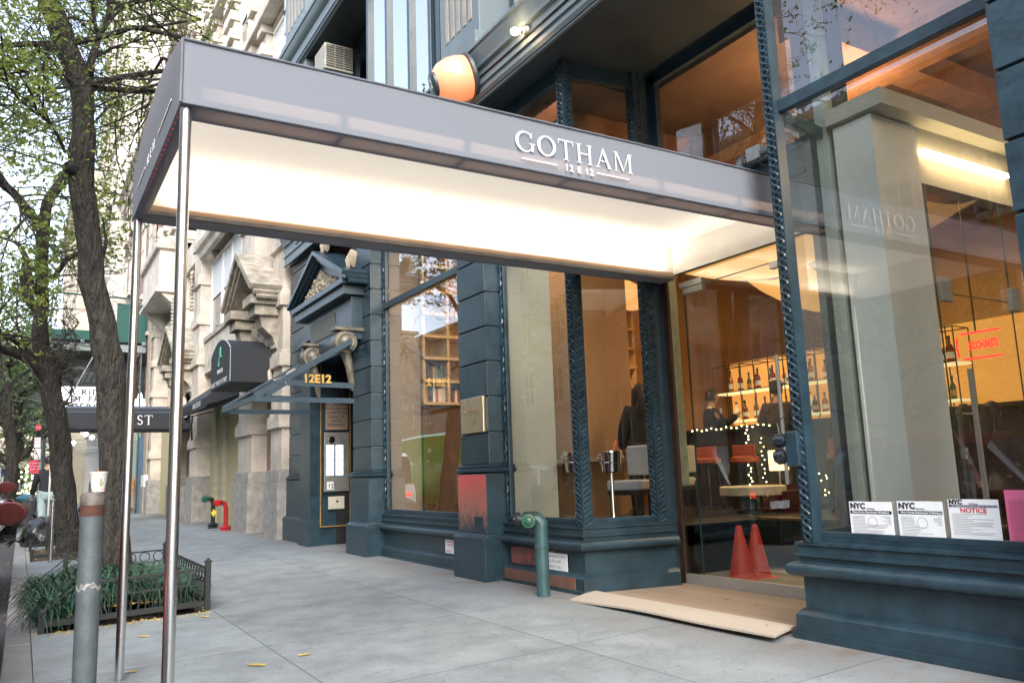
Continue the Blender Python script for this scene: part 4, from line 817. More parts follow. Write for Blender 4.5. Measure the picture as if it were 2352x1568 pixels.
# ------------------------------------------------------------ restaurant interior
def st(name,mb,m,**k): return mb.build(name,m,kind='structure',**k)
FL=.50
mb=MB(); mb.box(5.42,13.2,-4,3.1,.3,FL); mb.box(5.42,13.2,6.25,11.2,.3,FL); mb.box(6.95,13.2,3.1,6.25,.3,FL); mb.box(4.42,5.42,6.02,10.8,.3,FL+.05); mb.box(4.42,5.42,-4,3.5,.3,FL+.05); st('floor',mb,mat('dark_floor',(.022,.016,.012),.4,var=.3))
st('vestibule_wall',MB().box(5.44,5.80,6.14,6.24,.92,3.3),mat('pale_green_wall',(.42,.45,.36),.7,bump=0))
st('vestibule_floor',MB().box(5.42,6.95,3.1,6.25,-.2,-.0),mat('dark_mat',(.02,.02,.02),.8))
mb=MB(); mb.box(6.9,6.95,3.1,6.25,0,.51); mb.box(5.42,6.95,6.25,6.29,0,.51); mb.box(5.42,6.95,3.06,3.1,0,.51); st('step_riser',mb,BLACK)
st('nosing',MB().box(6.86,6.97,3.1,6.27,.505,.53),mat('brown_nosing',(.16,.08,.04),.4))
mb=MB(); mb.box(13.0,13.2,-4,11.2,.3,5.1); st('back_wall',mb,ORANGE)
mb=MB(); mb.box(5.42,13.2,11.0,11.2,.3,5.1); mb.box(4.42,13.2,-4.2,-4,.3,5.1); st('side_wall',mb,ORANGE)
mb=MB(); mb.box(5.42,13.2,-4,11.2,4.95,5.07); mb.box(4.45,5.42,6.02,11.2,4.95,5.07); mb.box(4.45,5.42,-4,3.5,4.95,5.07); st('ceiling',mb,CEILB)
mb=MB()
for x in (6.6,8.6,10.6): mb.box(x,x+.28,-4,11,4.62,4.95)
for y in (-1.5,1.2,4.0,6.6,9.2): mb.box(4.5 if y!=4.0 else 5.45,13,y,y+.28,4.70,4.96)
st('ceiling_beam',mb,mat('beam_plaster',(.36,.20,.11),.8))
mb=MB(); mb.box(4.44,5.02,7.37,7.47,FL,4.95); st('cream_return_wall',mb,mat('cream_green_wall',(.50,.50,.40),.75,var=.04,bump=.05))
mb=MB(); mb.box(4.44,4.93,10.70,10.8,FL,4.95); st('peach_return_wall',mb,mat('peach_wall',(.27,.21,.155),.75,var=.04,bump=.05))
# columns
t=tag(MB().box(*(lambda p,q:(p.x,p.x+.75,p.y,p.y+.75))(at(1345,900,8.2),0),FL,4.7).build('column',mat('amber_column',(.38,.22,.10),.7,var=.1),bevel=.01),'plain amber plaster column seen through the splayed side window','column')
# white vestibule box at right
VB=empty('vestibule_pier',(5.1,3.2,0),'white plaster pier and canopy slab of the inner entrance behind the right window','pier')
WB=mat('cool_white_plaster',(.50,.52,.48),.7,var=.03,bump=.05)
mb=MB(); mb.box(5.0,5.53,3.22,3.53,0,3.52); mb.build('pier',WB,VB)
mb=MB(); mb.box(4.96,7.4,3.10,3.56,3.54,3.66); mb.box(5.54,7.4,3.24,3.36,3.1,3.54); mb.build('slab',mat('grey_white_slab',(.36,.35,.29),.7,var=.05),VB)
mb=MB(); mb.box(5.56,6.75,3.19,3.235,3.32,3.35); mb.build('light_strip',emi('strip_glow',(1,.72,.38),9),VB)
l=bpy.data.lights.new('strip_light','AREA'); l.shape='RECTANGLE'; l.size=1.1; l.size_y=.05; l.energy=1.6; l.color=(1,.65,.32); o=bpy.data.objects.new('strip_light',l); COL.objects.link(o); o.parent=VB; o.location=Vector((6.2,3.17,3.29))-WL[VB.name]
IG=empty('inner_glass_door',(6.2,3.0,0),'inner glass door with steel hinges and long handle beside the white pier','door')
MB().add([(5.54,3.25,.05),(7.3,3.25,.05),(7.3,3.25,3.1),(5.54,3.25,3.1)],[(0,1,2,3)]).build('glass_leaf',GLASSG,IG)
for p in ((5.60,2.30),(6.55,2.30)): MB().box(p[0],p[0]+.14,3.21,3.245,p[1]-.09,p[1]+.09).build('hinge',SATIN,IG,bevel=.004)
mb=MB(); mb.bar((5.60,3.245,0.05),(5.60,3.245,3.1),.008); mb.bar((6.6,3.245,.05),(6.6,3.245,3.1),.008); mb.bar((5.60,3.245,2.28),(6.6,3.245,2.28),.006); mb.build('glass_edge',mat('dark_glass_edge',(.03,.06,.05),.3),IG)
mb=MB(); a=at(2228,850,3.19); mb.bar((a.x,3.19,.75),(a.x,3.19,1.72),.028); mb.bar((a.x,3.2,1.4),(a.x-.14,3.2,1.4),.012); mb.build('pull_handle',SATIN,IG)
# bookshelf along the left wall
BK=empty('bookcase',(6.5,10.8,FL),'warm lit wooden bookcase built along the wall behind the left windows','bookcase')
mb=MB()
zs=[.5,1.0,1.55,2.14,2.47,2.81,3.14,3.48,3.82,4.21,4.6]
for z in zs[3:]: mb.box(4.95,9.0,10.62,10.98,z-.02,z+.02)
for x in (4.95,5.35,6.1,6.95,7.8,8.4,8.95): mb.box(x,x+.04,10.64,10.98,2.14,4.6)
mb.build('shelf_frame',WOODL,BK); mb=MB(); mb.box(4.95,9.0,10.66,10.98,.5,2.12); mb.build('base_cabinet',mat('brown_cabinet',(.11,.055,.025),.4),BK)
MB().box(4.95,9,10.975,10.99,2.1,4.6).build('back_panel',mat('lit_back_panel',(.60,.40,.16),.6),BK)
l=bpy.data.lights.new('shelf_fill_light','AREA'); l.shape='RECTANGLE'; l.size=3.6; l.size_y=.05; l.energy=16; l.color=(1,.72,.38); o=bpy.data.objects.new('shelf_fill_light',l); COL.objects.link(o); o.parent=BK; o.location=Vector((6.9,10.35,4.85))-WL[BK.name]; o.rotation_euler=(R(28),0,0)  # added fill light to brighten the shelves, has no fixture
BCOL=[(.4,.08,.04),(.05,.09,.13),(.7,.6,.45),(.1,.05,.03),(.6,.3,.06),(.12,.16,.1),(.75,.7,.6),(.03,.03,.04),(.35,.2,.12)]
BM=[mat('book_cover_%d'%i,c,.6,bump=0) for i,c in enumerate(BCOL)]
bn=['rust red','navy blue','cream','dark brown','ochre','olive','white','black','tan']
rb=random.Random(5); k=0
for (x0,x1,z) in ((5.0,5.33,2.16),(5.41,6.05,2.16),(5.0,5.33,2.49),(6.16,6.6,2.16),(7.0,7.7,2.16),(7.9,8.35,2.16),(8.0,8.35,2.83),(6.2,6.8,2.83)):
    x=x0; bi=0; shelf=('lowest' if z<2.2 else 'second lowest' if z<2.6 else 'fourth lowest'); bay={5.0:'far left',5.41:'second',6.16:'third',7.0:'fourth',7.9:'fifth',8.0:'fifth',6.2:'third'}[x0]
    while x<x1-.05:
        bi+=1
        w=rb.uniform(.025,.06); h=rb.uniform(.17,.27); i=rb.randrange(9)
        mb=MB(); mb.box(x,x+.004,10.70,10.92,z,z+h); mb.box(x+w-.004,x+w,10.70,10.92,z,z+h); mb.box(x,x+w,10.695,10.70,z,z+h); mb.m=1; mb.box(x+.004,x+w-.004,10.70,10.91,z+.004,z+h-.006)
        mb.build('book',[BM[i],PAPER],label='%s book, %s in the %s bay on the %s bookcase shelf'%(bn[i],ORD[bi-1],bay,shelf),cat='book',group='books on the wall bookcase',loc=(x,10.8,z)); x+=w+.003; k+=1
# bar
BR=empty('bar_counter',(9.0,8.6,FL),'long black bar counter with an ivory top in the back of the restaurant','bar')
mb=MB(); mb.box(8.85,9.4,4.2,10.2,FL,1.60); mb.build('front',DARK,BR); MB().box(8.78,9.5,4.1,10.3,1.60,1.65).build('counter_top',mat('bar_top',(.05,.035,.03),.15),BR)
mb=MB(); rr=random.Random(2)
pts=[at(1622+i*8.5,985+3*math.sin(i*1.7),8.9) for i in range(11)]; 
for i in range(16): mb.lathe((8.77,9.15-.05*i*2,1.63+.015*math.sin(i*2)),[(.001,-.010),(.010,0),(.001,.010)],6)
for i in range(22): mb.lathe((8.76,8.05+.03*math.sin(i*1.9),1.58-.045*i),[(.001,-.010),(.010,0),(.001,.010)],6)
for i in range(14): mb.lathe((8.76,7.80+.03*math.sin(i*2.3),1.45-.06*i),[(.001,-.007),(.007,0),(.001,.007)],6)
for i in range(12): mb.lathe((8.76,6.9+.12*math.sin(i*5.3),.95-.03*i),[(.001,-.009),(.009,0),(.001,.009)],6)
t=mb.build('fairy_lights',FAIRY,label='string of warm fairy lights draped over the front of the bar',cat='string lights')
RK=empty('bottle_rack',(10.2,9,2),'black wire frame bottle rack hanging above the back bar','rack')
mb=MB(); WIRE=mat('rack_wire',(.03,.04,.03),.4)
X0,X1,Y0,Y1=9.9,10.25,5.6,9.75
for z in (2.28,2.72): 
    for x in (X0,X1): mb.bar((x,Y0,z),(x,Y1,z),.014)
for i in range(15):
    y=Y0+(Y1-Y0)*i/14
    for x in (X0,X1): mb.bar((x,y,1.75),(x,y,2.72+.08*(i%2)),.012)
    mb.bar((X0,y,2.72),(X1,y,2.72),.012)
mb.build('wire_frame',WIRE,RK)
mb=MB(); mb.box(X0,X1,Y0,Y1,2.255,2.28); mb.box(X0,X1,Y0,Y1,1.79,1.81); mb.build('glass_shelf',emi('lit_shelf',(1,.75,.4),.6),RK)
MB().box(10.9,10.95,4.5,10.3,1.5,2.9).build('glowing_back_panel',emi('amber_back_glow',(1,.42,.10),.38),RK)
BT=[mat('bottle_amber',(.35,.12,.02),.1,spec=.8,bump=0),mat('bottle_dark',(.02,.02,.02),.1,bump=0),mat('bottle_clear',(.7,.6,.45),.1,bump=0,emis=(1,.7,.4),estr=.25),mat('bottle_red',(.22,.02,.015),.1,bump=0),mat('bottle_green',(.05,.12,.04),.1,bump=0)]
BNM=['amber','dark','clear glowing','red','green']
rb=random.Random(11); protos={}
for (z,n) in ((2.282,26),(1.812,26)):
    for i in range(n):
        kx=rb.randrange(5); y=5.75+(9.6-5.75)*i/n; h=rb.uniform(.9,1.15)
        if kx not in protos:
            c=(10.05,y,z); t=empty('bottle',c,BNM[kx]+' spirit bottle on the wire rack above the bar','bottle','bottles on the bar rack')
            mb=MB(); mb.lathe(c,[(.038,0),(.04,.02),(.04,.16),(.034,.19),(.014,.22),(.013,.28)],12); mb.build('glass_body',BT[kx],t,smooth=True)
            MB().lathe(c,[(.016,.275),(.016,.31)],10).build('stopper',BLACK if kx!=1 else GOLD,t,smooth=True)
            MB().lathe(c,[(.0405,.05),(.0405,.12)],12).build('paper_label',[PAPER,mat('label_gold',(.6,.4,.1),.5),mat('label_blue',(.2,.3,.4),.5),PAPER,GOLD][kx],t,smooth=True)
            protos[kx]=t
        else: t=copy_tree(protos[kx]); t.location=(10.05+rb.uniform(-.08,.08),y,z)
        q_=rb.uniform(.85,1.3); t.scale=(q_,q_,h); t['label']='%s spirit bottle, %s from the left on the %s shelf of the bar rack'%(BNM[kx],ORD[n-i-1],'upper' if z>2 else 'lower')
# fabric lamps, ceiling lights
for i,(x,y,z,w,d) in enumerate(((8.4,7.4,4.05,2.6,2.2),(8.4,10.0,4.1,1.4,.9),(8.0,1.2,3.9,2.4,1.4),(11.2,8.5,4.0,2,1.2))):
    t=empty('fabric_pendant',(x,y,z),('large sagging fabric lamp shade glowing over the bar seats','smaller fabric lamp shade near the bookcase wall','wide fabric lamp shade beyond the inner glass door','fabric lamp shade at the back above the bottle rack')[i],'pendant lamp')
    mb=MB(); n=14; vs=[];m_=10
    for a in range(n+1):
        for b in range(m_+1):
            u=a/n*2-1;v=b/m_*2-1; vs.append((x+u*w/2,y+v*d/2,z-.45*(1-u*u)*(1-.4*v*v)+.12*abs(v)))
    mb.add(vs,[(a*(m_+1)+b,(a+1)*(m_+1)+b,(a+1)*(m_+1)+b+1,a*(m_+1)+b+1) for a in range(n) for b in range(m_)]); mb.build('fabric_shade',SHADE,t,smooth=True)
    mb=MB(); 
    for u,v in ((-1,-1),(1,-1),(1,1),(-1,1)): mb.bar((x+u*w/2,y+v*d/2,z+.1),(x+u*w/2,y+v*d/2,4.9),.008)
    mb.build('hanger_frame',BLACK,t)
for i,(x,y,p) in enumerate(((7.4,5.2,42),(7.2,9.3,56),(7.6,.8,34),(10.9,6.5,36),(5.3,8.9,18),(5.5,1.2,8))):
    t=empty('ceiling_downlight',(x,y,4.6),('round downlight above the entrance','round downlight near the bookcase','round downlight beyond the right window','round downlight over the back bar','small downlight over the left window bay','small downlight over the right window bay')[i],'ceiling light')
    mb=MB(); mb.lathe((x,y,4.58),[(.12,0),(.13,.03),(.13,.38)],20); mb.build('housing',WHITE,t,smooth=True); MB().lathe((x,y,4.57),[(.09,0),(.09,.006)],20).build('lens',WARMW,t)
    l=bpy.data.lights.new('downlight','AREA'); l.shape='DISK'; l.size=.5; l.energy=p; l.color=(1,.66,.36); l.spread=PI; o=bpy.data.objects.new('downlight',l); COL.objects.link(o); o.parent=t; o.location=(0,0,-.06)
for i,(x,y) in enumerate(((6.2,4.4),(9.6,2.0),(9.4,8))):   # uplights on the ceiling
    t=empty('wall_uplight',(x,y,3.9),('small uplight above the vestibule','small uplight beyond the inner door','small uplight above the bar')[i],'lamp'); mb=MB(); mb.lathe((x,y,3.82),[(.03,0),(.09,.10),(.10,.12)],16); mb.bar((x,y,3.9),(x,y+.01,4.9),.01); mb.build('shade',SATIN,t,smooth=True)
    l=bpy.data.lights.new('uplight','AREA'); l.shape='DISK'; l.size=.3; l.energy=17; l.color=(1,.55,.25); o=bpy.data.objects.new('uplight',l); COL.objects.link(o); o.parent=t; o.location=(0,0,.08); o.rotation_euler=(PI,0,0)
# table lamps
for i,p in enumerate((at(1790,1080,7.2),at(2195,1065,6.0))):
    t=empty('table_lamp',p,('small square lit table lamp seen through the entrance door','small square lit table lamp beyond the inner glass door')[i],'lamp')
    x,y,z=p; mb=MB(); mb.box(x-.09,x+.09,y-.09,y+.09,z,z+.26); mb.build('lamp_shade',emi('lamp_shade_glow',(1,.62,.30),1.6),t,bevel=.01); mb=MB(); mb.lathe((x,y,z-.25),[(.07,0),(.07,.015),(.012,.02),(.012,.25)],12); mb.build('base',BRASS,t,smooth=True)
    mb=MB(); mb.box(x-.35,x+.35,y-.35,y+.35,z-.29,z-.25); mb.box(x-.04,x+.04,y-.04,y+.04,FL,z-.29); mb.box(x-.22,x+.22,y-.22,y+.22,FL,FL+.03); mb.build('side_table',DARK,label=('dark pedestal table under the lamp near the entrance','dark pedestal table under the lamp at the right')[i],cat='table',loc=(x,y,FL))
# round banquette table seen through the door
p=at(1728,1115,7.3); t=empty('round_table',(p.x,7.3,FL),'round table with a thick cream cloth skirt seen through the glass door','table')
mb=MB(); mb.lathe((p.x,p.y,p.z-.115),[(.40,0),(.41,.01),(.41,.105),(.39,.115)],36); mb.build('cloth_top',mat('cream_cloth',(.62,.58,.48),.7),t,smooth=True); MB().lathe((p.x,p.y,FL),[(.20,0),(.20,.02),(.035,.04),(.035,p.z-FL-.12)],16).build('pedestal',BLACK,t,smooth=True)
# traffic cones
def cone(x,y,label):
    t=empty('traffic_cone',(x,y,0),label,'cone','traffic cones behind the door'); mb=MB(); mb.lathe((x,y,0),[(.125,.02),(.030,.50),(.024,.515),(.01,.515)],28); mb.build('cone_body',CONE,t,smooth=True)
    MB().box(x-.15,x+.15,y-.15,y+.15,.0,.022).build('base',CONE,t,bevel=.01)
cone(5.98,5.70,'left orange traffic cone standing behind the glass door'); cone(6.18,5.68,'right orange traffic cone standing behind the glass door')
# chairs
def chair(x,y,rz,label,white=True):
    t=empty('dining_chair',(x,y,FL),label,'chair','dining chairs'); CL=mat('chair_leather',(.55,.56,.55),.45,var=.06) 
    mb=MB(); mb.box(x-.24,x+.24,y-.24,y+.24,FL+.36,FL+.47); mb.build('seat',CL,t,bevel=.02)
    mb=MB(); mb.box(x-.24,x+.24,y+.17,y+.25,FL+.52,FL+.86); mb.build('backrest',CL,t,bevel=.02)
    for u in (-1,1):
        MB().bar((x+u*.20,y-.20,FL),(x+u*.20,y-.20,FL+.36),.035).build('leg',BLACK,t); MB().bar((x+u*.20,y+.24,FL),(x+u*.20,y+.20,FL+.84),.04).build('leg',BLACK,t)
    MB().box(x-.23,x+.23,y-.23,y+.23,FL+.31,FL+.36).build('seat_frame',BLACK,t)
    t.rotation_euler[2]=rz; return t
p=at(1462,1115,7.15); chair(p.x,p.y,R(-75),'white leather chair beside the wine bucket behind the splayed window'); chair(7.0,7.75,R(200),'white leather chair half hidden behind the round table'); chair(6.2,9.2,R(30),'white leather chair in front of the bookcase'); chair(6.6,1.2,R(140),'white leather chair beyond the inner glass door')
TB=mb=MB(); mb.box(5.9,6.7,8.0,8.8,FL+.70,FL+.74); mb.box(6.25,6.35,8.35,8.45,FL,FL+.7); mb.box(6.0,6.6,8.1,8.7,FL,FL+.03); mb.build('dining_table',mat('tan_table',(.45,.33,.22),.5),label='square tan dining table behind the left bay window',cat='table',loc=(6.3,8.4,FL))
for i,(xx,yy) in enumerate(((6.0,1.9),)): mb=MB(); mb.box(xx-.4,xx+.4,yy-.4,yy+.4,FL+.70,FL+.74); mb.box(xx-.05,xx+.05,yy-.05,yy+.05,FL,FL+.7); mb.box(xx-.3,xx+.3,yy-.3,yy+.3,FL,FL+.03); mb.build('dining_table',mat('white_cloth_table',(.6,.58,.52),.6),label='small pale dining table near the right window',cat='table',loc=(xx,yy,FL))
MB().box(5.5,6.8,8.9,9.0,FL,1.45).build('banquette_screen',DARK,label='low black screen behind the square dining table',cat='screen')
# wine buckets on stands
MIR=mat('polished_steel',(.75,.72,.68),.08,1,var=.03,bump=0)
def bucket(p,label,bottle):
    x,y,z=p; t=empty('wine_bucket_stand',(x,y,FL),label,'wine bucket','wine buckets'); mb=MB(); mb.lathe((x,y,z-.10),[(.09,0),(.10,.01),(.115,.20),(.122,.205),(.12,.215),(.11,.21),(.09,.02)],28); mb.build('bucket',MIR,t,smooth=True)
    for s in (-1,1):
        MB().tube([(x+s*.11,y,z+.06),(x+s*.16,y,z+.08),(x+s*.165,y,z+.05),(x+s*.115,y,z+.02)],.009,6).build('handle',MIR,t,smooth=True)
    MB().tube([(x+.125*math.cos(a),y+.125*math.sin(a),z+.0) for a in np.linspace(0,2*PI,25)],.005,5).build('ring',MIR,t,smooth=True)
    MB().lathe((x,y,FL),[(.13,0),(.13,.012),(.03,.03),(.018,.05),(.018,z-.10-FL)],18).build('stand',MIR,t,smooth=True)
    if bottle:
        b=empty('wine_bottle',(x,y,z),'wine bottle with an orange foil neck leaning in the nearer bucket','bottle'); mb=MB(); mb.tube([(x-.02,y,z-.06),(x+.02,y,z+.08)],.035,12); mb.build('glass_body',BT[1],b,smooth=True); MB().tube([(x+.02,y,z+.07),(x+.05,y,z+.13),(x+.085,y,z+.22)],[.03,.016,.017],12).build('foil_neck',mat('orange_foil',(.65,.16,.06),.35,.3),b,smooth=True)
bucket(at(1320,1062,7.05),'polished wine bucket on a stand half hidden by the corner post',False); bucket(at(1403,1062,6.55),'polished wine bucket holding a bottle behind the splayed window',True)
# neon sign
p=at(2245,800,1.6)
NX=8.4; a=atX(2197,770,NX); b=atX(2288,770,NX); c=atX(2197,828,NX)
t=empty('neon_sign',a,'red neon sign glowing in reverse lettering beyond the inner glass door','neon sign')
ux=Vector((0,b.y-a.y,0)).normalized(); w_=abs(b.y-a.y); z1=a.z; z0=c.z; Q=lambda u,z: Vector((NX,a.y+ux.y*w_*u,z))
mb=MB(); mb.tube([Q(.12,z1),Q(1.1,z1)],.011,6); mb.tube([Q(.12,z0),Q(1.1,z0)],.011,6); mb.tube([Q(0,z1-.03),Q(-.03,(z0+z1)/2),Q(0,z0+.03)],.011,6); mb.build('border_tube',NEON,t)
flat_text('STEAKHOUSE',(z1-z0)*.45,Q(1.05,(z0+z1)/2-(z1-z0)*.16)+Vector((-.02,0,0)),-ux,(0,0,1),NEON,'lettering',t,sx=w_*.8/((z1-z0)*.45*6.6),bold=.004)
mb=MB(); mb.bar(Q(.5,z1),Q(.5,4.6),.012); mb.build('hanger',BLACK,t)
# hanging art / menu boards for depth
mb=MB(); mb.box(12.93,12.98,6.6,8.4,1.6,3.2); mb.build('wall_picture',mat('dark_canvas',(.10,.06,.04),.6,var=.8,scale=3),label='dark framed picture on the back wall behind the bar',cat='picture')
# stools
def stool(x,y,label):
    t=empty('bar_stool',(x,y,FL),label,'stool','bar stools'); MB().lathe((x,y,FL+.62),[(.16,0),(.19,.02),(.19,.07),(.15,.09)],20).build('seat',mat('rust_leather',(.40,.09,.04),.45,var=.1),t,smooth=True)
    mb=MB(); mb.box(x-.02,x+.0,y-.2,y+.2,FL+.70,FL+.86); mb.build('backrest',mat('rust_leather2',(.40,.09,.04),.45),t,bevel=.02)
    for i in range(4): a=PI/4+i*PI/2; MB().bar((x+.18*math.cos(a),y+.18*math.sin(a),FL),(x+.12*math.cos(a),y+.12*math.sin(a),FL+.62),.025).build('leg',BLACK,t)
stool(8.35,8.45,'rust red bar stool nearest the bartender'); stool(8.35,7.75,'middle rust red bar stool at the bar'); stool(8.35,6.2,'rust red bar stool at the near end of the bar')
# ------------------------------------------------------------ people
def skin(nodes,edges,root,sub=2):
    me=bpy.data.meshes.new('sk'); names=list(nodes); ix={n:i for i,n in enumerate(names)}
    me.from_pydata([nodes[n][0] for n in names],[(ix[a],ix[b]) for a,b in edges],[])
    o=bpy.data.objects.new('sk',me); COL.objects.link(o)
    o.modifiers.new('s','SKIN'); 
    sv=me.skin_vertices[0] if len(me.skin_vertices) else None
    if sv is None:
        bm=bmesh.new(); bm.from_mesh(me); bm.verts.layers.skin.verify(); bm.to_mesh(me); bm.free(); sv=me.skin_vertices[0]
    for n in names:
        r=nodes[n][1]; r=r if isinstance(r,tuple) else (r,r); sv.data[ix[n]].radius=r; sv.data[ix[n]].use_root=(n==root)
    if sub: u=o.modifiers.new('u','SUBSURF'); u.levels=sub; u.render_levels=sub
    dg=bpy.context.evaluated_depsgraph_get(); m2=bpy.data.meshes.new_from_object(o.evaluated_get(dg))
    vs=[tuple(v.co) for v in m2.vertices]; fs=[list(p.vertices) for p in m2.polygons]
    bpy.data.objects.remove(o); return vs,fs
EYE=mat('eye_white',(.6,.58,.55),.3,bump=0); LIP=mat('lips',(.35,.12,.10),.5,bump=0)
def person(loc,rz,label,top,bottom,pose='stand',hair='short',haircol=None,coat=False,shirt=None,tie=False,scale=1,cap=None,bag=False,cat='person'):
    t=empty('person',loc,label,cat,rz=rz); WL[t.name]=Vector((0,0,0)); t.scale=(scale,)*3
    N={'pelvis':((0,0,.95),(.16,.12)),'waist':((0,.0,1.09),(.145,.105)),'chest':((0,.0,1.28),(.17,.12)),'neckb':((0,-.01,1.45),(.08,.07)),'neck':((0,.01,1.52),(.055,.055)),'skull':((0,.02,1.60),(.07,.075))}
    sit=pose=='sit'
    for s,n in ((-1,'l'),(1,'r')):
        N['hip'+n]=((s*.10,0,.90),.095)
        if sit: N['knee'+n]=((s*.13,.42,.90),.065); N['ankle'+n]=((s*.13,.42,.50),.045); N['toe'+n]=((s*.14,.56,.46),.04)
        elif pose=='walk': N['knee'+n]=((s*.10,.10*s,.50),.062); N['ankle'+n]=((s*.10,.20*s-.06,.10),.045); N['toe'+n]=((s*.11,.20*s+.08,.05),.04)
        else: N['knee'+n]=((s*.11,.02,.49),.062); N['ankle'+n]=((s*.11,-.01,.09),.045); N['toe'+n]=((s*.13,.13,.04),.04)
        N['sh'+n]=((s*.18,-.01,1.40),.052)
        e=(s*.25,-.02,1.14); w=(s*.25,.10,.90); 
        if pose in('reach',) : e=(s*.24,.14,1.20) ; w=(s*.14,.36,1.34)
        if pose=='reach' and s<0: w=(s*.16,.34,1.18)
        if sit: e=(s*.26,.10,1.16); w=(s*.15,.32,1.14)
        if pose=='walk': e=(s*.25,-.10*s,1.15); w=(s*.25,-.16*s+.10,.93)
        N['el'+n]=(e,.037); N['wr'+n]=(w,.029)
        d=(Vector(w)-Vector(e)).normalized(); N['palm'+n]=(tuple(Vector(w)+d*.06),(.038,.02))
    E=[('pelvis','waist'),('waist','chest'),('chest','neckb'),('neckb','neck'),('neck','skull')]
    for n in 'lr': E+=[('pelvis','hip'+n),('hip'+n,'knee'+n),('knee'+n,'ankle'+n),('ankle'+n,'toe'+n),('chest','sh'+n),('sh'+n,'el'+n),('el'+n,'wr'+n),('wr'+n,'palm'+n)]
    # fingers rooted in the palm
    for n,s in (('l',-1),('r',1)):
        e=Vector(N['el'+n][0]); w=Vector(N['wr'+n][0]); d=(w-e).normalized(); side=d.cross(Vector((0,0,1))); side=side.normalized() if side.length>.1 else Vector((1,0,0)); cur=d.cross(side).normalized()
        if cur.z>0: cur=-cur
        p=w+d*.06
        for i,(o,L) in enumerate(((-.027,.06),(-.009,.073),(.009,.069),(.026,.055))):
            a=p+side*o+d*.02; b=a+d*L*.5; c=b+(d*.6+cur*.7).normalized()*L*.5
            N['f%s%da'%(n,i)]=(tuple(b),.0095); N['f%s%db'%(n,i)]=(tuple(c),.008); E+=[('palm'+n,'f%s%da'%(n,i)),('f%s%da'%(n,i),'f%s%db'%(n,i))]
        a=w+d*.035-side*.035*s; N['th'+n]=(tuple(a+d*.02),.011); N['ti'+n]=(tuple(a+d*.05+cur*.01),.009); E+=[('palm'+n,'th'+n),('th'+n,'ti'+n)]
    vs,fs=skin(N,E,'pelvis'); mb=MB(); mb.add(vs,fs)
    # head
    hc=Vector((0,.03,1.65)); n1,n2=18,14; hv=[]
    for i in range(n2+1):
        ph=PI*i/n2
        for j in range(n1):
            th=2*PI*j/n1; x=math.sin(ph)*math.sin(th); y=math.sin(ph)*math.cos(th); z=math.cos(ph)
            X=x*.076; Y=y*.097; Z=z*.118
            if z<-.1: X*=1-.28*min(1,(-z-.1)); Y*=(1-.12*(-z)) if y>0 else 1-.35*(-z)
            if y>.5:
                front=math.exp(-(x*x)/.018); Y+=.022*front*math.exp(-((z+.12)**2)/.018)+.006*math.exp(-(x*x)/.2)*math.exp(-((z-.22)**2)/.01)
                Y-=.010*math.exp(-((abs(x)-.36)**2)/.02)*math.exp(-((z-.05)**2)/.012)
                Y+=.006*math.exp(-(x*x)/.05)*math.exp(-((z+.42)**2)/.006)+.008*math.exp(-(x*x)/.06)*math.exp(-((z+.8)**2)/.02)
            hv.append(hc+Vector((X,Y,Z)))
    hf=[(i*n1+j,i*n1+(j+1)%n1,(i+1)*n1+(j+1)%n1,(i+1)*n1+j) for i in range(n2) for j in range(n1)]
    mb.add(hv,hf)
    for s in (-1,1):
        mb.lathe((s*.075,.02,1.65),[(.004,-.01),(.026,-.006),(.028,.004),(.012,.008)],10,(s,-.3,0))
        mb.m=1; mb.lathe((s*.030,.107,1.665),[(.003,-.008),(.011,0),(.003,.006)],8,(0,1,0)); mb.m=3; mb.lathe((s*.030,.1115,1.665),[(.005,0),(.004,.0025)],8,(0,1,0)); mb.m=0
    mb.m=2; mb.lathe((0,.118,1.603),[(.004,-.006),(.017,0),(.004,.004)],10,(0,1,0)); mb.m=0
    mb.build('body',[SKIN,EYE,LIP,HAIR],t,smooth=True)
    hm=haircol or HAIR
    if not cap:
        mb=MB(); hv=[];
        for i in range(11):
            ph=PI*.62*i/10
            for j in range(24):
                th=2*PI*j/24; x=math.sin(ph)*math.sin(th); y=math.sin(ph)*math.cos(th); z=math.cos(ph)
                lim=1.0
                if y>.25: z=max(z,.52)
                k=1.07+.03*random.random(); hv.append(hc+Vector((x*.080*k,-.006+y*.100*k*(1 if y<.25 else .97),z*.124*k)))
        mb.add(hv,[(i*24+j,i*24+(j+1)%24,(i+1)*24+(j+1)%24,(i+1)*24+j) for i in range(10) for j in range(24)])
        if hair=='long':
            mb.tube([(0,-.05,1.72),(0,-.075,1.62),(0,-.085,1.50),(0,-.09,1.36),(0,-.085,1.26)],[.07,.092,.10,.085,.03],14,flat=.55)
            for s in (-1,1): mb.tube([(s*.06,-.01,1.70),(s*.085,.0,1.60),(s*.09,-.01,1.48),(s*.08,-.02,1.38)],[.02,.033,.034,.012],8)
        mb.build('hair',hm,t,smooth=True)
    else:
        mb=MB(); mb.lathe((0,.02,1.70),[(.095,-.01),(.098,.03),(.085,.07),(.04,.09),(.005,.092)],20); mb.prism([(-.075,.09),(.075,.09),(.06,.18),(-.06,.18)],2,1.695,1.703); mb.build('cap',cap,t,smooth=True)
        mb=MB(); mb.lathe((0,.015,1.64),[(.084,-.05),(.088,0),(.086,.06)],18); o=mb.build('hair',hm,t,smooth=True); o.scale=(1,.93,1); o.location.y=-.015
    g=.032 if not coat else .045
    def grow(keys,extra=0): return {k:(N[k][0],tuple(r+g+extra for r in (N[k][1] if isinstance(N[k][1],tuple) else (N[k][1],)*2))) for k in keys}
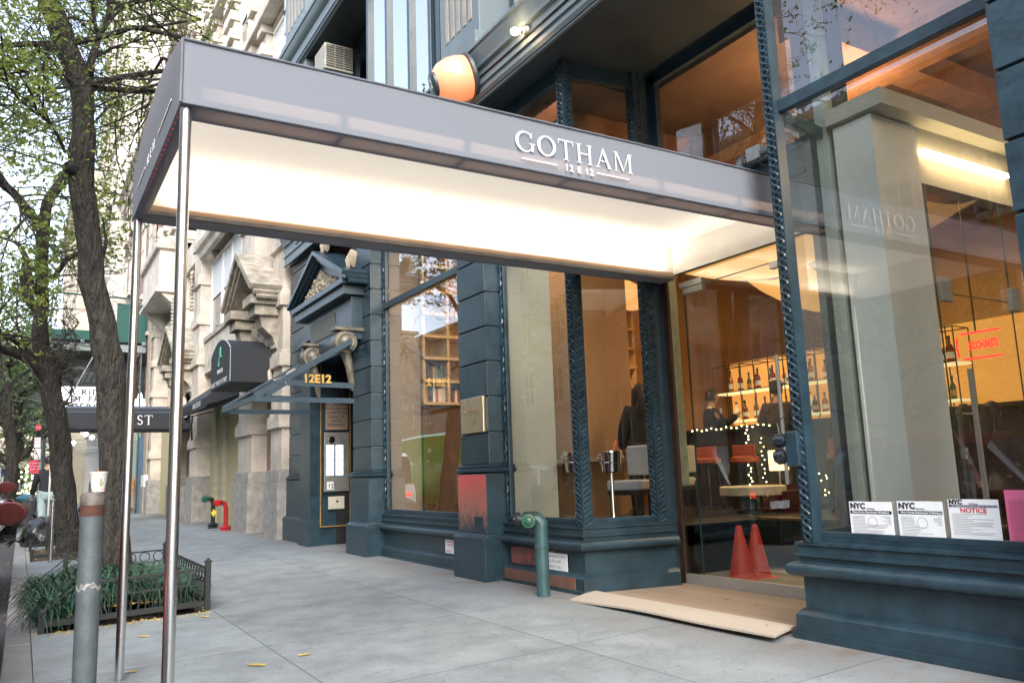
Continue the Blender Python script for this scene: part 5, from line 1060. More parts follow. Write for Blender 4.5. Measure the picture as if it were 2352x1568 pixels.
    J=grow(['pelvis','waist','chest','neckb','shl','shr','ell','elr','wrl','wrr']); J['neckb']=((0,-.01,1.45),(.085,.08)); J['hem']=((0,0,.82 if not coat else .55),(.19,.15) if not sit else (.18,.14))
    if sit: J['hem']=((0,.0,.88),(.19,.15))
    vs,fs=skin(J,[('hem','pelvis'),('pelvis','waist'),('waist','chest'),('chest','neckb'),('chest','shl'),('chest','shr'),('shl','ell'),('shr','elr'),('ell','wrl'),('elr','wrr')],'hem')
    mb=MB(); mb.add(vs,fs); mb.build('coat' if coat else 'jacket',top,t,smooth=True)
    K=grow(['pelvis','hipl','hipr','kneel','kneer','anklel','ankler'],-.006)
    vs,fs=skin(K,[('pelvis','hipl'),('pelvis','hipr'),('hipl','kneel'),('hipr','kneer'),('kneel','anklel'),('kneer','ankler')],'pelvis'); mb=MB(); mb.add(vs,fs); mb.build('trousers',bottom,t,smooth=True)
    for n in 'lr':
        a=Vector(N['ankle'+n][0]); b=Vector(N['toe'+n][0]); MB().tube([a+(a-b)*.35+Vector((0,0,-.03)),a+Vector((0,0,-.03)),(a+b)/2,b,b+(b-a)*.15],[.035,.052,.05,.045,.02],10).build('shoe',BLACK,t,smooth=True)
    if shirt:
        mb=MB(); mb.prism([(-.045,1.47),(.045,1.47),(.008,1.24),(-.008,1.24)],1,.135,.160); mb.lathe((0,.0,1.45),[(.072,0),(.064,.045)],16); mb.build('shirt_front',shirt,t,smooth=True)
    if tie: MB().prism([(-.014,1.455),(.014,1.455),(.026,1.27),(0,1.25),(-.026,1.27)],1,.158,.168).build('tie',TIE,t)
    return t
def at_ground(x,y,Y,z): p=at(x,y,Y); return p
p=at(1632,917,9.45); person((p.x,9.45,FL+.04),R(-118),'bartender in a black suit and tan tie reaching across the bar',SUIT,SUIT,'reach',shirt=SHIRT,tie=True)
p=at(1783,895,7.9); person((p.x,7.9,FL),R(-60),'man in a brown jacket and dark cap standing at the bar, seen from behind',BROWNC,SUIT,'stand',cap=mat('dark_cap',(.03,.025,.02),.8),scale=1.0)
p=at(1462,900,7.6); person((p.x+.05,7.6,FL),R(-30),'person with long dark hair in a black coat behind the splayed window',SUIT,SUIT,'stand',hair='long',coat=True,scale=.92)
for (x,y,Y,rz,lb,hr) in ((2215,955,8.2,R(-70),'left one of two seated people in dark clothes beyond the inner glass door','long'),(2275,950,8.3,R(-100),'right one of two seated people in dark clothes beyond the inner glass door','long')):
    p=atX(x,y,Y); person((p.x,p.y,p.z-1.60),rz,lb,SUIT,SUIT,'sit',hair=hr,scale=.97)
p=at(112,1080,22.5); person((p.x,22.5,gz(p.x,22.5)),R(8),'pedestrian in a dark jacket and pale jeans walking away beside the tree',mat('navy_black_jacket',(.018,.02,.028),.8),JEAN,'walk',scale=1.08)
p=at(226,1090,33); person((p.x,33,0),R(170),'fair haired pedestrian far off beyond the paper cup',mat('grey_coat',(.12,.12,.13),.8),SUIT,'walk',haircol=HAIRB,hair='long')
p=at(319,1110,36); person((p.x,36,0),R(190),'far pedestrian in a tan coat and hat beside the brick pier',TAN,TAN,'stand',coat=True,cap=TAN)
# ------------------------------------------------------------ street furniture
def bollard(x,y):
    t=empty('bollard',(x,y,-.1),'weathered grey steel bollard pipe with a worn white stripe near the kerb','bollard')
    mb=MB(); mb.lathe((x,y,-.12),[(.0565,0),(.0565,1.13)],32); mb.build('pipe',GALV,t,smooth=True)
    mb=MB(); mb.lathe((x,y,1.01),[(.0595,0),(.0595,.045),(.052,.062),(.02,.066)],32); mb.build('pipe_cap',mat('grimy_cap',(.15,.13,.115),.6,.3,var=.5,scale=20),t,smooth=True)
    MB().lathe((x,y,.955),[(.0572,0),(.0572,.055)],32).build('rust_band',mat('rust_band',(.08,.03,.02),.8,var=.4,scale=20),t,smooth=True)
    mb=MB(); n=96; vs=[]
    for i in range(n+1):
        a=2*PI*i/n; lo=.590+.010*math.sin(a*3)+.006*math.sin(a*11+1); hi=lo+.014+.012*abs(math.sin(a*4+.5))+.005*math.sin(a*13); vs+=[(x+.0574*math.cos(a),y+.0574*math.sin(a),lo),(x+.0574*math.cos(a),y+.0574*math.sin(a),hi)]
    mb.add(vs,[(2*i,2*i+2,2*i+3,2*i+1) for i in range(n)]); mb.build('paint_stripe',mat('scraped_white_paint',(.30,.30,.29),.8,var=.8,scale=60),t,smooth=True)
bollard(.322,4.80)
CUPX=.345
t=empty('paper_cup',(CUPX,4.80,1.077),'white paper coffee cup with a green leaf print left on top of the bollard','cup')
mb=MB(); c=(CUPX,4.80,1.0775); mb.lathe(c,[(.031,0),(.031,.004),(.0435,.098),(.0455,.100),(.0455,.104),(.0425,.104),(.030,.006)],30); mb.build('cup_body',mat('cup_paper',(.72,.70,.66),.6,var=.02,bump=0),t,smooth=True)
MB().lathe(c,[(.0330,.010),(.0334,.013)],30).build('red_line',INKR,t,smooth=True)
mb=MB()
for (a0,l,h0) in ((-1.30,.05,.02),(-1.62,.034,.02),(-.98,.034,.022),(-1.45,.045,.03)):
    vs=[]
    for k in range(7):
        u=k/6; wd=.10*math.sin(PI*u)**.8; zz=h0+l*u; ang=a0+(-1.30-a0)*(1-u)*1.0; rad=.0318+.0125*zz/.098+.0006
        for s in (-1,1): vs.append((c[0]+rad*math.cos(ang+s*wd),c[1]+rad*math.sin(ang+s*wd),c[2]+zz))
    mb.add(vs,[(2*k,2*k+2,2*k+3,2*k+1) for k in range(6)])
mb.build('leaf_print',mat('leaf_green_print',(.35,.36,.20),.6,bump=0),t)
# iron tree guard
def guard(P,label,open_left=True,h=.43):
    x0,x1,y0,y1=P; t=empty('tree_guard',(x0,y0,gz(x0,y0)),label,'tree guard')
    g=lambda x,y: gz(x,y)
    def post(x,y,hh):
        mb=MB(); z=g(x,y); mb.box(x-.024,x+.024,y-.024,y+.024,z-.1,z+hh); mb.box(x-.032,x+.032,y-.032,y+.032,z+hh,z+hh+.012); mb.add([(x-.028,y-.028,z+hh+.012),(x+.028,y-.028,z+hh+.012),(x+.028,y+.028,z+hh+.012),(x-.028,y+.028,z+hh+.012),(x,y,z+hh+.04)],[(0,1,4),(1,2,4),(2,3,4),(3,0,4)]); mb.build('post',IRON,t)
    xm=x0+.27
    post(x0,y0,.16); post(xm,y0,h-.02); post(x1,y0,h); post(x1,y1,h); post(x0,y1,.16); post(xm,y1,h-.02)
    def panel(a,b,rings=True):
        a=Vector(a);b=Vector(b);d=(b-a);L=d.length;d.normalize(); mb=MB(); za=g(a.x,a.y);zb=g(b.x,b.y)
        A=lambda z: Vector((a.x,a.y,za+z)); B=lambda z: Vector((b.x,b.y,zb+z))
        mb.bar(A(.07),B(.07),.02,.05); mb.bar(A(h-.06),B(h-.06),.014,.016); mb.bar(A(h-.19),B(h-.19),.012,.014); mb.build('rail',IRON,t)
        mb=MB(); n=max(2,int(L/.145))
        for i in range(n):
            c=A(h-.125).lerp(B(h-.125),(i+.5)/n); mb.tube([c+d*(.055*math.cos(q))+Vector((0,0,.055*math.sin(q))) for q in np.linspace(0,2*PI,15)],.006,5,cap=False)
        mb.build('ring_ornament',IRON,t)
        mb=MB(); n=max(2,int(L/.055))
        for i in range(1,n): mb.bar(A(.08).lerp(B(.08),i/n),A(h-.19).lerp(B(h-.19),i/n),.007)
        mb.build('picket',IRON,t)
    panel((xm,y0,0),(x1,y0,0)); panel((x1,y0,0),(x1,y1,0)); panel((xm,y1,0),(x1,y1,0))
    for y in (y0,y1):
        mb=MB(); mb.bar((x0,y,g(x0,y)+.16),(xm,y,g(xm,y)+h-.05),.012); mb.bar((x0,y,g(x0,y)+.07),(xm,y,g(xm,y)+.07),.02,.05); mb.build('sloping_rail',IRON,t)
guard((.20,1.51,7.99,10.6),'low black iron tree guard with ring ornaments around the nearest tree'); guard((.20,1.21,15.4,18.1),'low black iron tree guard around the second tree, behind the bollard',h=.5)
# liriope
def grass(name,x0,x1,y0,y1,n,label,zf,kind='stuff'):
    V=[];Fc=[]
    r=random.Random(3)
    nt_=n//26
    for q in range(nt_):
        cx=r.uniform(x0,x1); cy=r.uniform(y0,y1); base=zf(cx,cy)
        for k in range(26):
            a=r.uniform(0,2*PI); L=r.uniform(.2,.46); w=r.uniform(.004,.0075); up=r.uniform(.9,1.7); b=len(V)
            d=Vector((math.cos(a),math.sin(a),0)); s=Vector((-d.y,d.x,0)); x=cx+r.uniform(-.04,.04); y=cy+r.uniform(-.04,.04)
            for i in range(6):
                u=i/5; p=Vector((x,y,base))+d*(L*u*.75)+Vector((0,0,L*(up*u-1.25*u*u))); ww=w*(1-u**2.2)+.0006
                V.append(p-s*ww); V.append(p+s*ww+Vector((0,0,.002)))
            Fc+=[(b+2*i,b+2*i+1,b+2*i+3,b+2*i+2) for i in range(5)]
    me=bpy.data.meshes.new(name); me.from_pydata([tuple(v) for v in V],[],Fc)
    return tag(link(name,me,mat('liriope_blade',(.035,.085,.045),.4,var=.5,scale=30,c2=(.015,.045,.03),bump=0),smooth=True),label,'ground cover',kind='stuff')
mz=lambda x,y: gz(x,y)-.02+.20*max(0,1-((x-.80)/.75)**2)*max(0,1-((y-8.9)/1.5)**4)
grass('ornamental_grass',.18,1.42,8.05,10.4,9000,'clumps of dark green arching ornamental grass filling the near tree pit',mz)
bm=MB(); vs=[];
for j in range(15):
    for i in range(12):
        x=.22+1.22*i/11;y=8.05+2.5*j/14; vs.append((x,y,mz(x,y)-.015))
bm.add(vs,[(j*12+i,j*12+i+1,(j+1)*12+i+1,(j+1)*12+i) for j in range(14) for i in range(11)]); bm.build('soil_mound',SOIL,kind='structure',smooth=True)
# fallen leaves
LEAF=mat('yellow_fallen_leaf',(.55,.38,.08),.7,var=.4,scale=30,bump=0)
rl=random.Random(9)
def leaf(x,y,label,s=1,n=7):
    mb=MB(); z=gz(x,y)+.006; a=rl.uniform(0,2*PI); d=Vector((math.cos(a),math.sin(a),0)); e=Vector((-d.y,d.x,0)); o=Vector((x,y,z))
    mb.bar(o-d*.05*s,o+d*.05*s,.002)
    for k in range(n):
        for sg in (-1,1):
            p=o+d*(-.04+.08*k/(n-1))*s; q=p+(e*sg+d*.3)*.028*s; w=d*.006*s
            mb.add([p-w,q-w*.3+Vector((0,0,.006)),q+w*.3+Vector((0,0,.004)),p+w],[(0,1,2,3)])
    return mb.build('fallen_leaf',LEAF,label=label,cat='leaf',group='fallen yellow leaves',loc=(x,y,z))
for (px,py,lb) in ((302,1530,'yellow leaf lying between the two steel poles'),(590,1520,'larger yellow leaf lying on the open pavement in the foreground'),(1118,1355,'thin yellow sprig at the foot of the ribbed pillar'),(470,1415,'yellow leaf at the corner post of the near tree guard'),(390,1450,'small yellow leaf before the near tree guard'),(700,1500,'small pale leaf on the pavement right of the large one'),(330,1455,'yellow leaf beside the near pole under the tree guard')):
    d=cf*F_+cr*(px-1176)+cup*(784-py); t_=-1.14/d.z; p=CAMP+d*t_; leaf(p.x,p.y,lb,1.25 if 'larger' in lb else .8)
V=[];Fc=[]; rg=random.Random(31)
for i in range(520):
    if i<300: x=rg.uniform(.15,1.5); y=rg.choice((rg.uniform(7.75,8.05),rg.uniform(8,10.6)))
    elif i<400: x=rg.uniform(-.9,-.06); y=rg.uniform(3,20)
    else: x=rg.uniform(.15,1.2); y=rg.uniform(15.3,18.2)
    z=(gz(x,y)+.004 if y<7.97 or y>15 else mz(x,y)+.0) if x>0 else -.235
    a=rg.uniform(0,PI); d=Vector((math.cos(a),math.sin(a),rg.uniform(0,.5)))*.022; e=Vector((-d.y,d.x,0))*.35; b=len(V); o=Vector((x,y,z)); V+=[o-d,o+e,o+d,o-e]; Fc.append((b,b+1,b+2,b+3))
me=bpy.data.meshes.new('leaf_litter'); me.from_pydata([tuple(v) for v in V],[],Fc); tag(link('leaf_litter',me,LEAF),'scattered tiny yellow locust leaflets in the pits and gutter','leaf litter',kind='stuff')
# trash bags
def bag(x,y,sx,sy,sz,seed,label,knot):
    r=random.Random(seed); bm=bmesh.new(); bmesh.ops.create_icosphere(bm,subdivisions=4,radius=1); ph=[r.uniform(0,6) for _ in range(8)]
    for v in bm.verts:
        c=v.co; th=math.atan2(c.y,c.x); k=1+.07*math.sin(3*th+ph[0]+c.z*2)+.05*math.sin(7*th+ph[1]-c.z*5)+.03*abs(math.sin(11*th+ph[2]+c.z*9))+.025*math.sin(17*c.z+5*th+ph[3])
        v.co=Vector((c.x*sx*k,c.y*sy*k,max(c.z,-.55)*sz*k+.5*sz))
    t=empty('trash_bag',(x,y,gz(x,y)),label,'trash bag','trash bags piled at the kerb'); WL[t.name]=Vector((0,0,0))
    me=bpy.data.meshes.new('bag'); bm.to_mesh(me); link('bag',me,TRASH,t,smooth=True)
    k=Vector(knot); mb=MB(); d=k.normalized(); c=Vector((d.x*sx*.95,d.y*sy*.95,sz*.5+d.z*sz)); mb.tube([c,c+d*.10,c+d*.16],[.09,.03,.05],9); 
    for i in range(5): q=(d+Vector((r.uniform(-.6,.6),r.uniform(-.6,.6),r.uniform(-.5,.6)))).normalized(); mb.tube([c+d*.13,c+d*.13+q*.09,c+d*.13+q*.17],[.02,.05,.02],6,flat=.3)
    mb.build('knot',TRASH,t,smooth=True)
TRASH=mat('black_bin_liner',(.012,.013,.016),.22,var=.3,bump=.9,bscale=9,bdist=.05,coat=.3)
bag(.42,19.3,.40,.45,.36,1,'black trash bag with its knotted neck pointing at the road',(-1,-.2,-.1)); bag(.95,19.1,.42,.42,.30,2,'shiny black trash bag half behind the second tree trunk',(.3,.2,1)); bag(.80,20.0,.48,.45,.40,3,'topmost black trash bag at the back of the pile',(-.8,.3,.5)); bag(1.30,20.0,.4,.4,.45,4,'black trash bag hidden behind the second tree',(.2,.2,1))
# parking sign pole
t=empty('parking_sign_pole',(.49,21,0),'metal pole carrying stacked white and red parking signs','sign pole')
MB().box(.515,.55,20.98,21.02,0,3.0).build('pole',STEEL,t)
def psign(x0,x1,y0,y1,Y,m,lines,nm='sign_plate'):
    a=at(x0,y1,Y); b=at(x1,y0,Y); MB().box(a.x,b.x,Y,Y+.01,a.z,b.z).build(nm,m,t)
    for (tx,sz,u,v,mm) in lines: flat_text(tx,sz,(a.x+u*(b.x-a.x),Y-.003,a.z+v*(b.z-a.z)),(1,0,0),(0,0,1),mm,'lettering',t,align='CENTER')
WR=mat('red_sign',(.60,.05,.10),.5,bump=0)
psign(66,91,1056,1087,20.95,WR,[('NO STANDING',.035,.5,.72,LETTER),('EXCEPT TRUCKS',.03,.5,.5,LETTER),('LOADING',.035,.5,.28,LETTER)])
psign(78,94,1030,1055,20.95,PAPER,[('P',.09,.3,.4,INKR),('METER',.03,.5,.12,GREENP)]); psign(78,94,1004,1028,20.95,PAPER,[('NO PARKING',.03,.5,.7,INKR),('8AM-6PM',.03,.5,.4,INKR)]); psign(82,94,975,988,20.95,WR,[('TOW AWAY',.03,.5,.4,LETTER)])
t=empty('parking_meter',(.42,16.4,0),'thin steel hand rail post standing behind the bollard','post'); mb=MB(); mb.tube([(.44,14.9,-.1),(.44,14.9,.92)],.03,12); mb.build('pipe',STEEL,t,smooth=True); MB().lathe((.44,14.9,.90),[(.035,0),(.037,.03),(.012,.05),(.012,.08),(.018,.09),(.004,.11)],12).build('finial',STEEL,t,smooth=True)
# ------------------------------------------------------------ sidewalk shed, cinema marquee and far bits
t=empty('sidewalk_shed',(2.3,40,0),'green plywood sidewalk shed with steel scaffold legs and braces over the far pavement','scaffold')
a=at(354,702,34.5); b=at(266,785,34.5); c=at(118,754,34.5); e=at(118,776,34.5)
XR=3.95
mb=MB(); mb.box(b.x,XR,34.5,34.56,b.z,a.z); mb.box(.55,b.x,34.5,34.56,e.z,c.z); mb.box(.5,.56,34.5,58,e.z,c.z); mb.build('green_parapet',SHEDG,t)
mb=MB(); mb.bar((.6,34.5,a.z+.25),(XR,34.5,a.z+.2),.06); 
for x in (.62,1.95,XR-.1): mb.bar((x,34.5,c.z),(x,34.5,a.z+.25),.05)
mb.build('green_rail',SHEDG,t)
zd=e.z
mb=MB(); 
for i in range(9): mb.box(.5,XR,34.5+i*3,34.62+i*3,zd-.42,zd-.14)
for x in (.6,1.7,2.8,3.85): mb.box(x-.06,x+.06,34.4,59,zd-.14,zd-.0)
mb.build('deck_beam',mat('grey_beam',(.20,.24,.24),.6),t)
MB().box(.5,XR,34.56,59,zd+.005,zd+.06).build('deck',mat('dark_deck',(.05,.06,.06),.8),t)
for y in np.arange(34.6,58,3.4):
    for x in (.65,3.8): MB().tube([(x,y,0),(x,y,zd-.2)],.035,8).build('leg',GALV,t,smooth=True)
mb=MB()
for y in np.arange(34.6,55,3.4):
    for x in (.65,3.8): mb.bar((x,y,zd-1.9),(x,y+3.4,zd-.5),.035); mb.bar((x,y,zd-.5),(x,y+3.4,zd-1.9),.035)
    mb.bar((.65,y,2.9),(3.8,y,2.9),.04); mb.bar((.65,y,2.9),(2.2,y,zd-.4),.035); mb.bar((3.8,y,2.9),(2.2,y,zd-.4),.035)
mb.build('brace',mat('pale_brace',(.36,.42,.42),.5,.3),t)
WLM=emi('work_light',(.95,1,.85),14)
for i,(x,y) in enumerate(((1.9,36),(2.2,38.5),(2.6,41),(1.6,43.5),(2.1,46))): MB().lathe((x,y,3.35),[(.01,-.12),(.10,-.04),(.11,.03),(.03,.1)],10).build('work_light',WLM,t)
mb=MB(); mb.box(4.0,4.05,36,50,.2,3.6); mb.build('lit_shopfront',mat('teal_shopfront',(.16,.32,.30),.5,emis=(.6,.8,.7),estr=.12),t)
t=empty('cinema_marquee',(2,35.5,4),'lit white cinema marquee with black letters and script lettering above, half behind the trunks','marquee')
YM=34.9; A=at(140,942,YM); B=at(268,889,YM)
MB().box(A.x,B.x,YM,YM+.5,A.z,B.z).build('lit_panel',emi('marquee_white',(.92,.97,1),1.3),t)
mb=MB(); mb.bar((A.x,YM-.02,B.z+.04),(B.x,YM-.02,B.z+.04),.10); mb.bar((A.x,YM-.02,A.z-.03),(B.x,YM-.02,A.z-.03),.08); mb.box(A.x,B.x+2.0,YM+.5,YM+.7,A.z-.4,B.z+1.1); mb.build('marquee_frame',mat('marquee_black',(.02,.025,.03),.5),t)
mb=MB(); 
for i in range(1,4): x=A.x+(B.x-A.x)*i/4; mb.box(x-.01,x+.01,YM-.006,YM,A.z,B.z)
mb.build('panel_joint',INKG,t)
for (tx,px,py) in (('R RIDER',160,906),('FT FROM',161,923),('GEROUS',162,940)):
    q=at(px,py,YM-.01); flat_text(tx,.33,q,(1,0,0),(0,0,1),INK,'lettering',t,spacing=1.3,bold=.012)
q=at(145,874,YM-.05); flat_text('Cinema',.80,q,(1,0,0),(0,0,1),mat('script_metal',(.05,.06,.06),.4),'script_lettering',t,shear=.35,bold=.02,extr=.03)
a=at(300,945,YM+.3); b=at(345,880,YM+.3); MB().box(a.x,b.x+.3,YM+.3,YM+.34,a.z-.1,b.z).build('dark_signboard',BLACK,t)
c=at(321,934,YM+.28); mb=MB(); mb.lathe(c,[(.30,0),(.30,.12),(.22,.14),(.18,.30),(.10,.34),(.07,.50),(.02,.60)],16); mb.build('cup_emblem',emi('cup_glow',(.75,1,1),1.1),t,smooth=True)
t=empty('slatted_signbox',at(85,930,31),'grey slatted sign box high above the parking signs','sign box'); a=at(58,988,31); b=at(100,877,31)
mb=MB(); n=9
for i in range(n): mb.box(a.x,b.x,31,31.3,a.z+(b.z-a.z)*(i/n),a.z+(b.z-a.z)*((i+.9)/n))
mb.box(a.x+.02,b.x-.02,31.02,31.28,a.z,b.z); mb.build('slats',mat('grey_slats',(.33,.36,.37),.7,var=.3),t); a2=at(58,985,30.9); b2=at(84,935,30.9); MB().box(a2.x,b2.x,30.9,30.98,a2.z,b2.z).build('green_panel',mat('dark_green_panel',(.02,.05,.04),.5),t); mb=MB(); mb.box(a.x+.3,a.x+.4,31.1,31.2,0,a.z); mb.build('support',GALV,t)
t=empty('news_kiosk',(-.3,44,0),'small white and blue kiosk with a flat tan roof beyond the parked cars','kiosk')
a=at(-30,1160,44); b=at(48,1075,44); c=at(74,1063,44)
MB().box(a.x,b.x,44,47,-.2,b.z).build('white_wall',WHITE,t); MB().box(a.x-.02,b.x+.02,43.97,44,-.2,.95).build('blue_skirt',mat('kiosk_blue',(.05,.12,.5),.5),t); MB().box(a.x-.3,c.x,43.6,47.3,b.z,b.z+.30).build('roof',mat('tan_roof_edge',(.55,.48,.36),.6),t); MB().box(a.x,b.x,43.96,43.99,b.z-.35,b.z-.02).build('blue_fascia',mat('kiosk_blue2',(.04,.14,.45),.5),t)
t=empty('lit_shrub',at(66,1120,40),'small shrub in a pot wrapped in warm fairy lights','shrub'); q=at(69,1105,40); rs=random.Random(4)
mb=MB(); 
for i in range(110): mb.lathe((q.x+rs.gauss(0,.16),40+rs.gauss(0,.15),q.z+rs.uniform(-.6,.7)),[(.001,-.03),(.03,0),(.001,.03)],5)
mb.build('lights',FAIRY,t); mb=MB(); mb.lathe((q.x,40,.0),[(.22,0),(.3,.5),(.3,.9)],12); mb.build('pot',DARK,t); mb=MB()
for i in range(300): p=Vector((q.x+rs.gauss(0,.2),40+rs.gauss(0,.2),q.z+rs.uniform(-.6,.7))); mb.add([p,p+Vector((.08,0,.03)),p+Vector((.04,.02,.09))],[(0,1,2)])
mb.build('foliage',GREENP,t)
t=empty('litter_bin',(.30,29,0),'litter bin with a dark bag liner beyond the parking signs','bin'); q=at(60,1150,29); mb=MB(); mb.lathe((q.x,29,0),[(.2,0),(.26,.7),(.27,.8)],14); mb.build('bin_body',mat('bin_grey',(.10,.09,.10),.5,var=.5,scale=8),t,smooth=True); MB().lathe((q.x,29,.78),[(.28,0),(.30,.08),(.2,.16),(.05,.2)],14).build('bin_lid',mat('bin_blue',(.05,.16,.22),.4),t,smooth=True)
# ------------------------------------------------------------ vehicles
GLS=mat('car_glass',(.02,.025,.03),.05,bump=0,spec=1); TYRE=mat('tyre_rubber',(.015,.015,.016),.8); RIMM=mat('alloy_rim',(.4,.4,.42),.3,1)
def car(loc,label,paint,L=4.6,H=1.5,van=False,group='cars parked along the kerb',cat='car',name='parked_car',mz=1.02):
    t=empty(name,loc,label,cat,group); WL[t.name]=Vector((0,0,0)); W_=.90 if not van else 1.0
    h=L/2
    if not van: st_=[(-h,.45,.62,.80,.70),(-h+.12,.30,.60,.92,.82),(-h+.7,.22,.62,1.0,.88),(-h+1.2,.20,.64,1.0,.90),(0,.20,.66,.98,.90),(h-1.5,.20,.66,.96,.90),(h-1.0,.20,.62,.92,.89),(h-.35,.25,.58,.82,.84),(h-.05,.35,.55,.70,.72),(h,.42,.52,.62,.62)]
    else: st_=[(-h,.40,.8,1.05,.95),(-h+.1,.30,.8,1.12,.98),(0,.28,.8,1.15,1.0),(h-1.3,.28,.8,1.12,1.0),(h-.5,.30,.75,1.0,.96),(h-.08,.35,.65,.85,.85),(h,.45,.6,.75,.75)]
    def loft(rings): 
        mb=MB(); n=len(rings[0]); vs=[v for r in rings for v in r]
        mb.add(vs,[(i*n+j,i*n+(j+1)%n,(i+1)*n+(j+1)%n,(i+1)*n+j) for i in range(len(rings)-1) for j in range(n)]+[list(range(n))[::-1],[(len(rings)-1)*n+j for j in range(n)]]); return mb
    rings=[]
    for y,zb,zm,zt,w in st_:
        k=w/.9*W_; rings.append([(-k*.92,y,zb),(-k,y,zb+.12),(-k,y,zm),(-k*.96,y,zt-.04),(-k*.80,y,zt),(0,y,zt+.03),(k*.80,y,zt),(k*.96,y,zt-.04),(k,y,zm),(k,y,zb+.12),(k*.92,y,zb)])
    body=loft(rings).build('body',paint,t,smooth=True,bevel=0)
    if not van: cab=[(-h+.55,.96,.98,.70),(-h+1.0,.96,H-.08,.62),(-h+1.6,.96,H,.60),(.1,.96,H,.60),(.6,.96,H-.06,.61),(h-1.25,.93,.96,.70)]
    else: cab=[(-h+.06,1.1,2.0,.88),(-h+.2,1.1,2.1,.86),(0,1.1,2.12,.86),(h-1.9,1.1,2.08,.85),(h-1.0,1.08,1.12,.90)]
    rings=[]; rr2=[]
    for y,zb,zt,w in cab:
        k=w/.62*.60 if not van else w; kb=W_*.95
        rings.append([(-kb,y,zb),(-k-.03,y,zb+(zt-zb)*.85),(-k*.9,y,zt),(0,y,zt+.02),(k*.9,y,zt),(k+.03,y,zb+(zt-zb)*.85),(kb,y,zb)])
        rr2.append([(-k-.02,y,max(zb,zt-.06)),(-k*.9,y,zt+.012),(0,y,zt+.035),(k*.9,y,zt+.012),(k+.02,y,max(zb,zt-.06))])
    loft(rings).build('windows',GLS,t,smooth=True)
    loft(rr2[1:-1]).build('roof',paint,t,smooth=True)
    if van: loft([[ (x*1.01,y,z+.005 if z>1.2 else z) for x,y,z in r] for r in rings[:(4 if L>7 else 3)]]).build('cargo_side',paint,t,smooth=True)
    for s in (-1,1):
        for (y0,z0,y1,z1) in (((-h+1.0),.98,(-h+1.3),H-.06),(-.05,.98,-.05,H-.02),(h-1.35,.96,.55,H-.07)) if not van else ():
            MB().bar((s*(W_*.955),y0,z0),(s*.66,y1,z1),.06).build('window_pillar',paint,t)
        for y in (-h+.85,h-.85):
            w=MB(); w.lathe((s*(W_-.20),y,.33),[(.30,0),(.33,.03),(.33,.18),(.28,.21),(.22,.205)],26,(s,0,0)); wo=w.build('wheel',TYRE,t,smooth=True)
            w=MB(); w.lathe((s*(W_-.02),y,.33),[(.22,0),(.21,.02),(.18,.0),(.05,-.01),(.03,.01)],20,(s,0,0)); w.build('rim',RIMM,wo,smooth=True)
        mb=MB(); mb.lathe((s*(W_+.12),h-1.75,mz),[(.02,-.05),(.075,-.045),(.085,0),(.08,.06),(.03,.11)],16,(0,1,0)); mb.v=[(s*(W_+.12)+(x-s*(W_+.12))*1.55,y,z) if True else 0 for x,y,z in mb.v]; mb.tube([(s*(W_-.06),h-1.70,.96),(s*(W_+.06),h-1.72,mz)],.03,8); mo=mb.build('side_mirror',paint,t,smooth=True)
        g_=MB(); g_.lathe((s*(W_+.12),h-1.80,mz),[(.074,-.002),(.074,.001)],16,(0,1,0)); g_.v=[(s*(W_+.12)+(x-s*(W_+.12))*1.5,y,z) for x,y,z in g_.v]; g_.build('mirror_glass',mat('mirror_dark',(.05,.016,.016),.15,1,bump=0),mo)
        MB().box(*sorted((s*(W_-.30),s*(W_-.08))),-h-.005,-h+.10,.68,.84).build('tail_light',mat('tail_lens',(.5,.01,.01),.2,emis=(1,.05,.03),estr=1.6),t,bevel=.01)
        MB().box(*sorted((s*(W_-.38),s*(W_-.16))),h-.16,h-.02,.58,.70).build('headlight',mat('head_lens',(.6,.6,.6),.1),t,bevel=.01)
        MB().box(*sorted((s*(W_+.004),s*(W_+.03))),-.55,-.35,.86,.885).build('door_handle',paint,t)
    MB().box(-.26,.26,-h-.012,-h+.05,.52,.66).build('licence_plate',PAPER,t)
    return t
CARRED=mat('dark_red_car_paint',(.10,.003,.006),.4,.0,var=.05,bump=0,coat=.25,spec=.3); CARM=mat('maroon_paint',(.09,.004,.008),.4,.0,bump=0,coat=.25,spec=.3); CARW=mat('white_van_paint',(.6,.62,.64),.3,bump=0,coat=.6); CARB=mat('black_car_paint',(.012,.012,.015),.2,bump=0,coat=1); CARS=mat('silver_car_paint',(.35,.36,.37),.28,.7,bump=0,coat=.8)
car((-1.10,6.3,-.24),'dark red car at the left edge with its round mirror above the kerb',CARRED,H=1.6,mz=1.18)
car((-1.20,12.6,-.24),'maroon car parked ahead of the dark red one',CARM,H=1.78,mz=1.38)
car((-1.42,27.5,-.24),'white van with a red tail light parked beyond the maroon car',CARW,L=5.2,van=True,cat='van',name='parked_van')
car((-1.25,.2,-.24),'black car beside the photographer, seen only as a reflection in the glass',CARB)
car((-3.7,19.2,-.24),'silver car in the roadway, seen only mirrored in the bay window',CARS,group='vehicles driving past'); car((-4.2,26.4,-.24),'bright green van in the roadway, seen only mirrored in the left window',mat('green_van_paint',(.06,.50,.04),.3,bump=0,coat=.6),L=7.4,van=True,cat='van',name='green_van',group='vehicles driving past').scale=(1,1,1.3); car((-8.3,9.8,-.24),'black car at the far kerb, seen only as a reflection in the glass',CARB)
